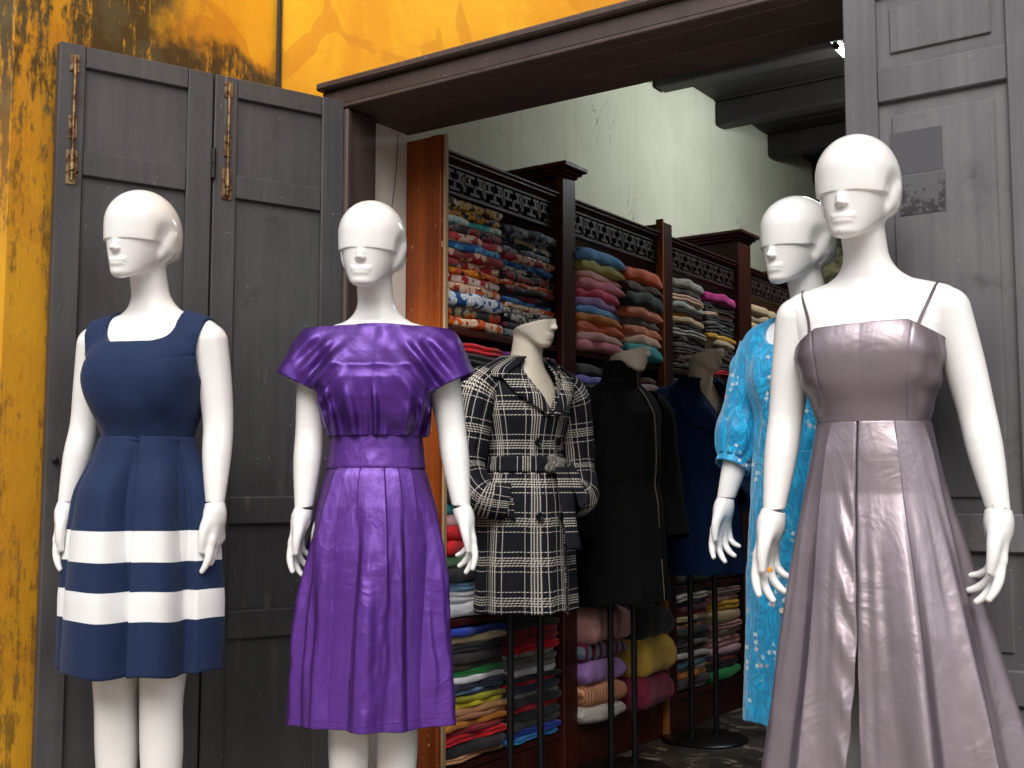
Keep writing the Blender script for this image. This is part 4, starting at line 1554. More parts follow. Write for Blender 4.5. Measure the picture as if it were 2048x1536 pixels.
def fold1(th, z, q):
    d = np.zeros_like(th)
    e = PL1 + [PL1[0] + 2 * math.pi]
    g = sstep(q, 0.0, 0.28)
    for i in range(len(PL1)):
        a, b_ = e[i], e[i + 1]
        for sh in (0, 2 * math.pi, -2 * math.pi):
            p = (th + sh - a) / (b_ - a)
            inn = (p >= 0) & (p < 1)
            prof = sstep(p, 0, 0.03) * (1 - 0.98 * sstep(p, 0.40 + 0.14 * (i % 3), 0.97))
            bul = 0.35 * np.sin(np.clip(p, 0, 1) * math.pi)
            d = np.where(inn, (prof * 0.9 + bul - 0.45) * (0.005 + 0.040 * g * (0.7 + 0.3 * ((i * 7) % 5) / 4)), d)
    return np.maximum(d + 0.004 * vnoise(th * 3 + z * 6, 3) * g, -0.004 - 0.012 * sstep(q, 0.3, 0.7))


hem1 = lambda th: 0.006 * vnoise(th * 2.2, 5)
solid(skirt('skirt', TAB1, fold1, MN_SK, dr, 620, 90, hem1), 0.0022)
MB_ = skirt('waist_seam', [(1.081, 0.1165, 0.1015, 0.0895, 0, 0.03), (1.0845, 0.117, 0.1020, 0.090, 0, 0.03), (1.087, 0.1165, 0.1015, 0.0895, 0, 0.03)], lambda a, b_, c: 0 * a, MN_BO, dr, 120, 5)

# ------------------------------------------------------------------ 2: purple satin dress
M2 = mannequin(-1.868, 2.127, 6, 'white mannequin in shiny purple short sleeved satin dress in the doorway', ((0, -3, 0), (0, -3, 0)),
               hand_rot=((0, 16, -10), (0, -14, 8)))
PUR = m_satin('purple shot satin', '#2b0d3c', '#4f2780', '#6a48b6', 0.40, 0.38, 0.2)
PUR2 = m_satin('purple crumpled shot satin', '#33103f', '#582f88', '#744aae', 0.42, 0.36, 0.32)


def bodice2(P):
    x, y, z = P
    ax = np.sqrt(x * x + 1e-7)
    tab = [(1.095, 0.112, 0.086, 0.088, 0, 0.03), (1.125, 0.124, 0.098, 0.096, 0, 0.03), (1.16, 0.142, 0.118, 0.102, 0, 0.03), (1.20, 0.152, 0.130, 0.104, 0, 0.03), (1.245, 0.156, 0.132, 0.102, 0, 0.03),
           (1.275, 0.152, 0.121, 0.100, 0, 0.03), (1.31, 0.150, 0.098, 0.088, 0, 0.034), (1.345, 0.146, 0.084, 0.074, 0, 0.036), (1.372, 0.130, 0.072, 0.064, 0, 0.038), (1.42, 0.110, 0.060, 0.055, 0, 0.04)]
    d = column(P, tab)
    d = smin(d, torso_sdf(P) - 0.009, 0.02)
    sl = chain([ax, (y - 0.032) * 0.92, z], [(0.085, 0.0, 1.345), (0.138, 0.0, 1.320), (0.184, -0.004, 1.228)], [0.045, 0.063, 0.066])
    d = smin(d, sl, 0.035)
    # gathers rising from the waistband, pulls from the sleeve across the bust
    fr = sstep(y, 0.06, -0.01)
    low = sstep(z, 1.262, 1.15)
    xc = x / (1 + 2.0 * (z - 1.11))
    gath = np.sin(xc * 205 + 0.9 * np.sin(z * 26) + 1.6 * np.sin(xc * 60)) * 0.75 + np.sin(xc * 118 + 2.0 + z * 9) * 0.8
    gath = gath + 0.35 * np.abs(gath)
    d = d - fr * low * 0.0058 * gath
    pull = np.sin((ax * 0.75 + (z - 1.25) * 0.66 + 0.05 * x) * 150 + 0.9) * np.exp(-((ax - 0.135) / 0.055) ** 2) * sstep(z, 1.365, 1.31) * sstep(z, 1.13, 1.21)
    d = d - 0.0060 * pull * sstep(y, 0.07, 0.0)
    shelf = np.exp(-((z - 1.276 - 0.4 * (ax - .04) ** 2) / 0.010) ** 2) * sstep(ax, 0.125, 0.09) * fr
    d = d - 0.0035 * shelf
    d = d - 0.006 * vnoise2(x * 28 + z * 9 + 0 * y, z * 17 - x * 6 + 0 * y, 71) * fr * sstep(z, 1.10, 1.14) 
    # sleeve mouth
    cut = (ax - 0.190) * 0.447 - (z - 1.240) * 0.894
    d = np.maximum(d, np.where(ax > 0.135, cut, -1))
    hol = cone([ax, (y - 0.032) * 0.92, z], (0.150, -0.003, 1.265), (0.205, -0.005, 1.210), 0.047, 0.062)
    d = np.maximum(d, -np.where(ax > 0.148, hol, 1))
    d = np.maximum(d, z - (1.381 - 0.05 * np.abs(x)))
    d = np.maximum(d, 1.108 - z)
    return d


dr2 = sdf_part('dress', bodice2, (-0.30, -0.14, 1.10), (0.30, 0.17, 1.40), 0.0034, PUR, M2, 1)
dr2['label'] = 'purple satin dress with flared cap sleeves'
BAND2 = [(1.030, 0.119, 0.096, 0.094, 0, 0.03), (1.036, 0.121, 0.0975, 0.095, 0, 0.03), (1.075, 0.1155, 0.091, 0.091, 0, 0.03), (1.112, 0.1135, 0.0885, 0.0895, 0, 0.03), (1.119, 0.1115, 0.0865, 0.0875, 0, 0.03)]
solid(skirt('waistband', BAND2, lambda th, z, q: 0.0012 * vnoise2(th * 6, z * 40, 4), PUR2, dr2, 200, 30), 0.002)
TAB2 = [(0.436, 0.192, 0.170, 0.165, 0, 0.03), (0.55, 0.186, 0.162, 0.158, 0, 0.03), (0.70, 0.176, 0.150, 0.148, 0, 0.03), (0.84, 0.163, 0.135, 0.134, 0, 0.03), (0.94, 0.147, 0.119, 0.118, 0, 0.03), (1.01, 0.126, 0.101, 0.099, 0, 0.03), (1.034, 0.117, 0.0935, 0.0915, 0, 0.03)]


def fold2(th, z, q):
    g = sstep(q, 0.0, 0.45)
    w1 = np.sin(th * 6.0 + 0.9 + 0.5 * np.sin(z * 5))
    d = 0.022 * g * (w1 - 0.35 * np.abs(w1) + 0.55 * np.sin(th * 11 + 2.1) * sstep(q, 0.1, 0.6))
    # small tucks under the band
    for c, s_ in ((-0.78, 1), (-0.52, 1), (-0.22, 1), (0.24, -1), (0.52, -1), (0.80, -1)):
        p = (th - c * (1 + 0.12 * q)) * s_
        st = sstep(p, -0.01, 0.012) * np.exp(-np.clip(p, 0, 9) / 0.16)
        d += 0.0085 * st * sstep(q, -0.02, 0.03) * (1 - sstep(q, 0.22, 0.7))
    d += 0.008 * g * vnoise2(th * 9, z * 3.2, 18) + 0.0045 * g * vnoise2(th * 5, z * 9, 8) + 0.0018 * vnoise2(th * 16, z * 26, 9) * g
    return np.maximum(d, -0.006 - 0.012 * sstep(q, 0.3, 0.7))


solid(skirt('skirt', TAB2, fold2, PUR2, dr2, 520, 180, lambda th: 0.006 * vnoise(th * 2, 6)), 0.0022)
hmm = skirt('hem_seam', [(0.4575, 0.1915, 0.1695, 0.1645, 0, 0.03), (0.4590, 0.192, 0.170, 0.165, 0, 0.03), (0.4605, 0.1914, 0.1694, 0.1644, 0, 0.03)], lambda th, z, q: fold2(th, z, 1 + 0 * q), PUR2, dr2, 420, 4)

# ------------------------------------------------------------------ 3: grey satin evening gown
M4 = mannequin(-0.730, 2.314, 9, 'white mannequin in long silver grey satin gown with thin straps',
               zb=0.014, arm_len=1.045, hand_size=1.14, arm_rot=((-3, 0.5, 0), (-2, -6, 0)), hand_rot=((0, 12, -15), (0, 8, 12)))
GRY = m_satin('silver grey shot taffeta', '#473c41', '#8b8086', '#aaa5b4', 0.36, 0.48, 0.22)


def bodice4(P):
    x, y, z = P
    ax = np.sqrt(x * x + 1e-7)
    d = smin(torso_sdf(P), smin(ell(P, (0, -0.056, 1.235), (0.098, 0.042, 0.066)), ell(P, (0, 0.022, 1.16), (0.104, 0.098, 0.12)), 0.04), 0.05) - 0.0065
    sx_ = 0.078 + 0.10 * (z - 1.11)
    seam = np.exp(-((ax - sx_) / 0.0022) ** 2) * sstep(y, 0.03, 0.0)
    d = d + 0.0012 * seam
    d = d - 0.0016 * np.sin(z * 105 + ax * 30) * sstep(ax, 0.07, 0.11) * sstep(z, 1.27, 1.2)
    top = 1.288 - 0.55 * np.maximum(ax - 0.088, 0) + 0.045 * x - np.where(y > 0.02, 0.25 * (y - 0.02), 0)
    d = np.maximum(d, z - top)
    d = d + 0.007 * sstep(z, 1.18, 1.105)
    d = np.maximum(d, 1.098 - z)
    return d


dr4 = sdf_part('gown', bodice4, (-0.19, -0.14, 1.09), (0.19, 0.17, 1.32), 0.0028, GRY, M4, 1)
dr4['label'] = 'silver grey satin gown with front slit'
for s in (-1, 1):
    pts = [(s * 0.101, -0.066, 1.270 + s * .004), (s * 0.111, -0.050, 1.305), (s * 0.122, -0.022, 1.343), (s * 0.130, 0.010, 1.3665), (s * 0.132, 0.045, 1.370), (s * 0.125, 0.085, 1.345), (s * 0.105, 0.112, 1.27)]
    pts = [Vector(p) for p in pts]
    dense = []
    for i in range(len(pts) - 1):
        for k in range(4):
            dense.append(pts[i].lerp(pts[i + 1], k / 4))
    dense.append(pts[-1])
    # keep the strap just outside the skin
    for q in dense:
        for _ in range(8):
            a_ = [np.array([q.x]), np.array([q.y]), np.array([q.z])]
            v = float(bust_sdf(a_)[0])
            e_ = 1e-3
            g = Vector([float(bust_sdf([a_[j] + (e_ if j == k else 0) for j in range(3)])[0]) - v for k in range(3)])
            if g.length > 0:
                q -= g.normalized() * (v - 0.0035) * 0.8
    for _ in range(6):
        dense = [dense[0]] + [(dense[i - 1] + dense[i] * 2 + dense[i + 1]) / 4 for i in range(1, len(dense) - 1)] + [dense[-1]]
    strip_tube('strap', dense, 0.0065, 0.0018, GRY, dr4)
TAB4 = [(0.004, 0.270, 0.265, 0.16, 0.03, 0.0), (0.20, 0.250, 0.240, 0.155, 0.025, 0.005), (0.45, 0.215, 0.205, 0.145, 0.018, 0.015), (0.70, 0.180, 0.168, 0.142, 0.01, 0.022), (0.85, 0.158, 0.140, 0.126, 0.004, 0.028), (0.96, 0.138, 0.116, 0.112, 0, 0.03), (1.04, 0.122, 0.108, 0.096, 0, 0.03), (1.085, 0.114, 0.101, 0.090, 0, 0.03), (1.102, 0.1115, 0.0985, 0.0885, 0, 0.03)]
FL4 = [(-1.15, .30, 1.0), (-0.62, .22, .7), (0.42, .26, 1.1), (0.95, .22, 1.0), (1.5, .25, 1.1), (2.2, .3, .9), (-1.8, .28, .9), (2.9, .3, .9), (-2.5, .3, .9)]
SL4 = -0.13


def fold4(th, z, q):
    g = sstep(q, 0.03, 0.9)
    d = np.zeros_like(th)
    for c, w_, a_ in FL4:
        p = np.angle(np.exp(1j * (th - c)))
        d += 0.062 * a_ * g * np.exp(-np.abs(p / (w_ * 0.58)) ** 1.7)
    d -= 0.012 * g
    for c, s_ in ((0.50, -1), (-0.66, 1), (1.15, -1)):
        p = np.angle(np.exp(1j * (th - c * (1 - 0.1 * q)))) * s_
        d += 0.010 * sstep(p, -0.008, 0.010) * np.exp(-np.clip(p, 0, 9) / 0.2) * sstep(q, -0.01, 0.06) * (1 - 0.5 * sstep(q, 0.3, 0.9))
    # front seam pulls in a little with small puckers beside it
    pz = np.angle(np.exp(1j * (th - SL4)))
    d -= 0.004 * np.exp(-(pz / 0.02) ** 2) * sstep(z, 0.66, 0.75)
    d += 0.0035 * np.sin(z * 62 + pz * 20) * np.exp(-((pz + 0.10) / 0.10) ** 2) * sstep(q, 0.05, 0.2)
    d += 0.012 * sstep(q, 0.03, 0.4) * vnoise2(th * 5.5, z * 2.2 + th * .6, 16) + 0.0025 * sstep(q, 0.03, 0.3) * vnoise2(th * 12, z * 4 + th, 17) + 0.003 * g * vnoise2(th * 4, z * 7, 12) + 0.0012 * vnoise2(th * 15, z * 20, 13) * g
    return d


def slit4(z):
    o = np.clip((0.700 - z) / 0.70, 0, 1)
    return -SL4 + 0.002 + 0.36 * o ** 1.1, SL4 + 0.002 + 0.02 * o


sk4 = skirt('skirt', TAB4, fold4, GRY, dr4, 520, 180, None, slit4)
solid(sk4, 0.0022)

# ------------------------------------------------------------------ 4: turquoise shirt dress
M5 = mannequin(-1.008, 2.708, 30, 'white mannequin in long turquoise shirt dress embroidered with small flowers',
               zb=0.012, arm_rot=((-6, 3, 0), (0, 0, 0)), hand_rot=((0, 4, -8), (0, 0, 0)))
t = NT('turquoise embroidered crinkle silk', 0.45)
p = t.tc('Object')
x_, y_, z_ = t.sep(p)[:3]
an = t.math('ARCTAN2', x_, t.math('MULTIPLY', y_, -1.0))
cyl = t.comb(t.math('ADD', t.math('MULTIPLY', x_, 0.95), t.math('MULTIPLY', y_, 0.75)), z_, 0.0)
v = t.n.new('ShaderNodeTexVoronoi')
v.voronoi_dimensions = '2D'
v.inputs['Scale'].default_value = 1.0
v.inputs['Randomness'].default_value = 0.8
pp = t.mapping(cyl, (58, 58, 1))
t.put(v, 'Vector', pp)
d_ = t.vmath('SUBTRACT', pp, v.outputs['Position'])
dx, dy = t.sep(d_)[:2]
rn = t.sep(v.outputs['Color'])
a_ = t.math('ADD', t.math('ARCTAN2', dy, dx), t.math('MULTIPLY', rn[0], 6.28))
pet = t.math('ADD', 0.10, t.math('MULTIPLY', t.math('POWER', t.math('ABSOLUTE', t.math('COSINE', t.math('MULTIPLY', a_, 2.5))), 1.3), 0.26))
clus = t.step(t.noise(t.mapping(cyl, (15, 11, 1)), 1.0, 1), 0.53, 0.57)
on = t.math('MULTIPLY', t.step(rn[1], 0.42, 0.46), clus)
fl = t.math('MULTIPLY', t.step(t.math('SUBTRACT', pet, v.outputs['Distance']), -0.02, 0.03), on)
st = t.noise(t.mapping(cyl, (30, 22, 1), loc=(3, 1, 0)), 1.0, 1, 0.5, 1.2)
stm = t.math('MULTIPLY', t.step(t.math('ABSOLUTE', t.math('SUBTRACT', st, 0.5)), 0.010, 0.004), clus)
cr = t.noise(t.mapping(p, (1, 1, 0.55)), 24, 4, 0.62, 1.5)
cr = t.math('ABSOLUTE', t.math('SUBTRACT', cr, 0.5))
base = t.mix(t.step(cr, 0.0, 0.12), '#057fb0', '#07a0d2')
base = t.mix(t.math('MULTIPLY', stm, 0.45), base, '#a8bfb0')
t.set('Base Color', t.mix(fl, base, t.mix(t.step(rn[2], 0.78, 0.82), '#c4d6d8', '#c9a494')))
t.set('Sheen Weight', 0.3)
t.set('Specular IOR Level', 0.35)
t.bump(t.math('MULTIPLY', cr, 2.0), 0.6, 0.006)
TRQ = t.m


def bodice5(P):
    x, y, z = P
    ax = np.sqrt(x * x + 1e-7)
    tab = [(1.0, 0.150, 0.122, 0.118, 0, 0.03), (1.12, 0.146, 0.120, 0.112, 0, 0.03), (1.22, 0.148, 0.126, 0.108, 0, 0.03), (1.28, 0.150, 0.106, 0.102, 0, 0.033), (1.33, 0.146, 0.080, 0.085, 0, 0.036), (1.372, 0.110, 0.056, 0.062, 0, 0.038), (1.40, 0.08, .05, .05, 0, .04)]
    d = column(P, tab)
    sl = cone([ax, y, z], (0.12, 0.036, 1.325), (0.164, 0.036, 1.27), 0.050, 0.062)
    d = smin(d, sl, 0.03)
    d = smin(d, torso_sdf(P) - 0.010, 0.02)
    d = d - 0.0025 * np.sin(np.arctan2(x, -(y - .03)) * 17 + 2 * np.sin(z * 20)) * sstep(z, 1.36, 1.30)
    ne = smax(ax - 0.100, 1.318 + 6.0 * np.maximum(ax - 0.045, 0) ** 2 - z, 0.02)
    ne = np.maximum(ne, np.where(y > 0.05, 1.352 - z, -1))
    d = np.maximum(d, -ne)
    d = np.maximum(d, 1.045 - z)
    d = np.maximum(d, np.where(ax > 0.15, 1.235 - z, -1))
    return d


dr5 = sdf_part('dress', bodice5, (-0.26, -0.14, 1.035), (0.26, 0.17, 1.41), 0.0036, TRQ, M5, 1)
dr5['label'] = 'turquoise crinkled shirt dress with pearl buttons'
TAB5 = [(0.425, 0.190, 0.160, 0.150, 0, 0.03), (0.60, 0.182, 0.150, 0.142, 0, 0.03), (0.85, 0.170, 0.138, 0.130, 0, 0.03), (1.0, 0.158, 0.127, 0.121, 0, 0.03), (1.06, 0.150, 0.1245, 0.118, 0, 0.03)]


def fold5(th, z, q):
    g = sstep(q, 0.0, 0.5)
    return 0.004 * g * np.sin(th * 8 + 1.0 + 0.6 * np.sin(z * 7)) + 0.003 * g * vnoise2(th * 5, z * 8, 21) + 0.0016 * vnoise2(th * 22, z * 30, 22)


sk5 = solid(skirt('skirt', TAB5, fold5, TRQ, dr5, 360, 150, lambda th: 0.005 * vnoise(th * 2, 7)), 0.002)
# front placket and buttons
pk = []
for z in np.linspace(0.46, 1.312, 60):
    for th in (-0.075, -0.07, 0.10, 0.105):
        zz = np.array(z)
        tabp = TAB5[:-1] + [(1.12, 0.146, 0.121, 0.112, 0, 0.03), (1.22, 0.148, 0.128, 0.108, 0, 0.03), (1.28, 0.150, 0.108, 0.102, 0, 0.033), (1.33, 0.146, 0.083, 0.085, 0, 0.036)]
        q = ring_surface(tabp, np.array(th), zz)
        off = 0.0065 if abs(th) < 0.1 and th > -0.072 else 0.002
        pk.append((q[0], q[1] - off, q[2]))
V = np.array(pk).reshape(60, 4, 3)
solid(link('placket', grid_mesh('placket', V, False), dr5, TRQ), 0.0015)
for z in np.arange(0.60, 1.31, 0.0925):
    q = ring_surface(TAB5[:-1] + [(1.12, 0.146, 0.121, 0.112, 0, 0.03), (1.22, 0.148, 0.128, 0.108, 0, 0.03), (1.28, 0.150, 0.108, 0.102, 0, 0.033), (1.33, 0.146, 0.083, 0.085, 0, 0.036)], np.array(-0.02), np.array(z))
    bt = MB().lathe([(0.003, 0.0012), (0.0055, 0.002), (0.0066, 0.001), (0.006, -0.001)], 14).build('button', M['pearl'], dr5, True)
    bt.location = (q[0], q[1] - 0.0085, q[2])
    bt.rotation_euler = (R(90), 0, 0)


def tube_grid(name, pts, rad, m, parent, nth=64, nz=60, fold=None, uvw=None):
    """sleeve: smooth tube along pts with changing radius"""
    pts, rad = np.array(pts, float), np.array(rad, float)
    s = np.concatenate([[0], np.cumsum(np.linalg.norm(np.diff(pts, axis=0), axis=1))])
    q = np.linspace(0, s[-1], nz)

    def cr_(arr):
        out = np.zeros((nz,) + arr.shape[1:])
        for i, x in enumerate(q):
            k = min(np.searchsorted(s, x, side='right') - 1, len(s) - 2)
            f_ = (x - s[k]) / (s[k + 1] - s[k])
            p0, p1, p2, p3 = arr[max(k - 1, 0)], arr[k], arr[k + 1], arr[min(k + 2, len(arr) - 1)]
            out[i] = 0.5 * ((2 * p1) + (-p0 + p2) * f_ + (2 * p0 - 5 * p1 + 4 * p2 - p3) * f_ ** 2 + (-p0 + 3 * p1 - 3 * p2 + p3) * f_ ** 3)
        return out
    c, r_ = cr_(pts), cr_(rad[:, None])[:, 0]
    T_ = np.gradient(c, axis=0)
    T_ /= np.linalg.norm(T_, axis=1)[:, None]
    ref = np.array((0, -1.0, 0))
    P = np.zeros((nz, nth, 3))
    UV = np.zeros((nz, nth, 2))
    th = np.linspace(0, 2 * math.pi, nth)
    for i in range(nz):
        b_ = np.cross(T_[i], ref)
        b_ /= np.linalg.norm(b_)
        a0 = np.cross(b_, T_[i])
        ref = a0
        rr = r_[i] + (fold(th, q[i] / s[-1]) if fold is not None else 0)
        P[i] = c[i] + (np.cos(th) * rr)[:, None] * a0 + (np.sin(th) * rr)[:, None] * b_
        UV[i, :, 0] = th * rad.mean()
        UV[i, :, 1] = -q[i]
    return solid(link(name, grid_mesh(name, P, False, UV, True), parent, m), 0.0025)


for s in (-1, 1):
    Tm = Matrix.Translation(Vector((s * SHO[0], SHO[1], SHO[2]))) @ Matrix.Rotation(R(3 if s < 0 else 0), 4, 'Y') @ Matrix.Rotation(R(-6 if s < 0 else 0), 4, 'X')
    ap = []
    for (px, py, pz) in [(0.136, 0.036, 1.325), (0.158, 0.039, 1.25), (0.169, 0.040, 1.17), (0.176, 0.034, 1.10), (0.1815, 0.020, 1.042), (0.1825, 0.016, 1.032)]:
        w_ = Tm @ (Vector((s * px, py, pz)) - Vector((s * SHO[0], SHO[1], SHO[2])))
        ap.append(tuple(w_))
    tube_grid('sleeve', ap, [0.060, 0.062, 0.062, 0.066, 0.046, 0.040], TRQ, dr5, 90, 70,
              lambda th, q: 0.0035 * np.sin(th * 11 + 3 * q) * sstep(np.array(q), 0.45, 0.95) + 0.0025 * vnoise2(th * 4, 0 * th + q * 9, 31))
    tube_grid('cuff', [ap[-2], tuple(Vector(ap[-1]) + (Vector(ap[-1]) - Vector(ap[-2])).normalized() * 0.016)], [0.0425, 0.0425], TRQ, dr5, 40, 6)


# ================================================================== tailors' dummies with coats
def dummy_sdf(P):
    d = cone(P, (0.0, 0.0, 1.505), (0.0, 0.036, 1.34), 0.0475, 0.0500)
    ch = ell(P, (0, 0.035, 1.24), (0.125, 0.082, 0.13))
    d = smin(d, ch, 0.06)
    hc = (0, -0.012, 1.542)
    Q = rotz(P, hc, DUM_YAW, 0.0)
    # chin lifted a little
    c_, s_ = math.cos(R(8)), math.sin(R(8))
    Q = [Q[0], c_ * Q[1] + s_ * Q[2], -s_ * Q[1] + c_ * Q[2]]
    h = face_sdf(Q)
    h = smin(h, ell(Q, (0, 0.012, -0.03), (0.060, 0.066, 0.058)), 0.03)
    cut = (Q[2] + 0.022) * 0.94 + (Q[1] + 0.085) * 0.36          # sliced from the nose down to the nape
    d = smin(d, h, 0.016)
    return np.where(P[2] > 1.46, np.maximum(d, cut), d)


def coat_tab(w=1.0, hem=0.60, flare=1.0, waist=0.118):
    return [(hem, 0.175 * flare, 0.138 * flare, 0.135 * flare, 0, 0.03), (0.80, 0.166 * flare, 0.130 * flare, 0.128 * flare, 0, 0.03), (0.95, 0.152, 0.120, 0.120, 0, 0.03), (1.02, 0.138, 0.110, 0.108, 0, 0.03),
            (1.06, waist + 0.008, waist * 0.86, waist * 0.84, 0, 0.03), (1.12, waist + 0.012, waist * 0.88, waist * 0.86, 0, 0.03), (1.20, 0.146, 0.122, 0.108, 0, 0.03), (1.27, 0.158, 0.118, 0.112, 0, 0.033), (1.32, 0.160, 0.095, 0.100, 0, 0.036),
            (1.345, 0.146, 0.080, 0.088, 0, 0.037), (1.365, 0.110, 0.068, 0.074, 0, 0.037), (1.382, 0.080, 0.062, 0.066, 0, 0.036), (1.395, 0.066, 0.058, 0.062, 0, 0.034)]


def surf_strip(name, tab, inner, outer, off0, off1, m, parent, n=24, k=6, t_=0.004, lift=0.0):
    """cloth patch lying on the coat between two curves given in (angle, height)"""
    def curve(c):
        c = np.array(c, float)
        s = np.linspace(0, 1, len(c))
        q = np.linspace(0, 1, n)
        return np.stack([np.interp(q, s, c[:, 0]), np.interp(q, s, c[:, 1])], 1)
    a, b_ = curve(inner), curve(outer)
    P = np.zeros((k, n, 3))
    UV = np.zeros((k, n, 2))
    for i in range(k):
        w = i / (k - 1)
        c = a * (1 - w) + b_ * w
        q = ring_surface(tab, c[:, 0], c[:, 1])
        o = off0 + (off1 - off0) * w + lift * math.sin(math.pi * w)
        q[:, 0] += np.sin(c[:, 0]) * o
        q[:, 1] -= np.cos(c[:, 0]) * o
        P[i] = q
        UV[i, :, 0] = c[:, 0] * 0.14 + 0.3
        UV[i, :, 1] = c[:, 1] + 0.17
    o = link(name, grid_mesh(name, P, False, UV), parent, m)
    return solid(o, t_, 0)


def m_wool(name, a, b, rough=0.95):
    t = NT(name, rough)
    p = t.tc('Object')
    n = t.noise(p, 160, 4, 0.7)
    t.set('Base Color', t.mix(t.step(n, 0.3, 0.7), a, b))
    t.set('Specular IOR Level', 0.2)
    t.bump(t.math('ADD', t.math('MULTIPLY', n, 0.1), t.noise(p, 7, 3)), 0.35, 0.012)
    return t.m


def m_plaid():
    t = NT('black and white plaid wool', 0.9)
    uv = t.tc('UV')
    u, v = t.sep(uv)[:2]
    wob = t.noise(t.mapping(uv, (8, 8, 1)), 1.0, 2)

    def lines(c, per):
        f = t.math('FRACT', t.math('DIVIDE', t.math('ADD', c, t.math('MULTIPLY', wob, 0.003)), per))
        tot = None
        for pos, w in ((0.40, .0165), (0.465, .0165), (0.53, .0165), (0.595, .0165), (0.25, .011), (0.745, .011)):
            m = t.step(t.math('ABSOLUTE', t.math('SUBTRACT', f, pos)), w * 1.15, w * 0.65)
            tot = m if tot is None else t.math('MAXIMUM', tot, m)
        return tot
    a, b = lines(u, 0.108), lines(v, 0.118)
    tw = t.step(t.math('SINE', t.math('MULTIPLY', t.math('ADD', u, v), 2 * math.pi / 0.0058)), -0.1, 0.5)
    tw2 = t.step(t.math('SINE', t.math('MULTIPLY', t.math('SUBTRACT', v, t.math('MULTIPLY', u, 0.6)), 2 * math.pi / 0.0058)), -0.1, 0.5)
    k = t.math('MAXIMUM', t.math('MULTIPLY', a, t.math('ADD', 0.22, t.math('MULTIPLY', tw, 0.78))), t.math('MULTIPLY', b, t.math('ADD', 0.22, t.math('MULTIPLY', tw2, 0.78))))
    t.set('Base Color', t.mix(t.math('MULTIPLY', k, 0.92), '#14151d', '#d9d2c6'))
    n = t.noise(uv, 420, 2)
    t.set('Specular IOR Level', 0.2)
    t.bump(t.math('ADD', t.math('MULTIPLY', n, 0.15), t.noise(t.tc('Object'), 9, 3)), 0.35, 0.01)
    return t.m


PLAID = m_plaid()
NAVYW = m_wool('navy wool', '#0b1f42', '#122b54')
BLACKW = m_wool('black wool', '#050505', '#090809')
FORMS = 'cream half faced dummies in coats inside the shop'


def stand(t_, m, gap=0.055):
    st = MB().lathe([(0.165, 0.0), (0.17, 0.004), (0.16, 0.011), (0.03, 0.014)], 40, (0, 0.03, 0.004)).build('stand_base', m, t_, True)
    for s in (-1, 1):
        MB().tube([(s * gap, 0.03, 0.014), (s * gap, 0.03, 0.80)], 0.0115, 12).build('stand_pole', m, t_, True)
        MB().tube([(s * gap, 0.03, 0.012), (s * gap, 0.03, 0.036)], 0.0155, 12).build('stand_socket', m, t_, True)


def dummy(name, x, y, off, head_yaw, label, sz=1.0):
    global DUM_YAW
    DUM_YAW = R(head_yaw)
    t_ = thing(name, (x, y, 0), facing(x, y, off), label, 'dress form', FORMS)
    t_.scale = (1, 1, sz)
    P, Q, N = nets(dummy_sdf, (-0.15, -0.16, 1.14), (0.15, 0.14, 1.60), 0.0040, True, 0)
    link('body', np_mesh('dummy_body', P, Q, True, None, N), t_, M['cream'])
    stand(t_, M['black_metal'])
    return t_


def coat_body(t_, tab, m, vneck=None, fold_amp=0.006, seed=0, nth=260, nz=130):
    def fold(th, z, q):
        g = sstep(z, 1.03, 0.75)
        up = sstep(z, 1.30, 1.18)
        d = fold_amp * g * (np.sin(th * 6 + seed) + 0.5 * np.sin(th * 11 + 2 * seed)) + 0.003 * vnoise2(th * 4, z * 8, seed + 40)
        d += 0.0035 * np.exp(-((z - 1.05) / 0.06) ** 2) * np.sin(th * 19 + seed) * up
        return d
    sl = None
    if vneck:
        zb, th0, wl_, wr_ = vneck

        def sl(z):
            o = np.clip((z - zb) / (1.40 - zb), 0, 1)
            return -th0 + 0.003 + wl_ * o, th0 + 0.003 + wr_ * o
    return skirt('coat', tab, fold, m, t_, nth, nz, lambda th: 0.004 * vnoise(th * 3, seed), sl), fold


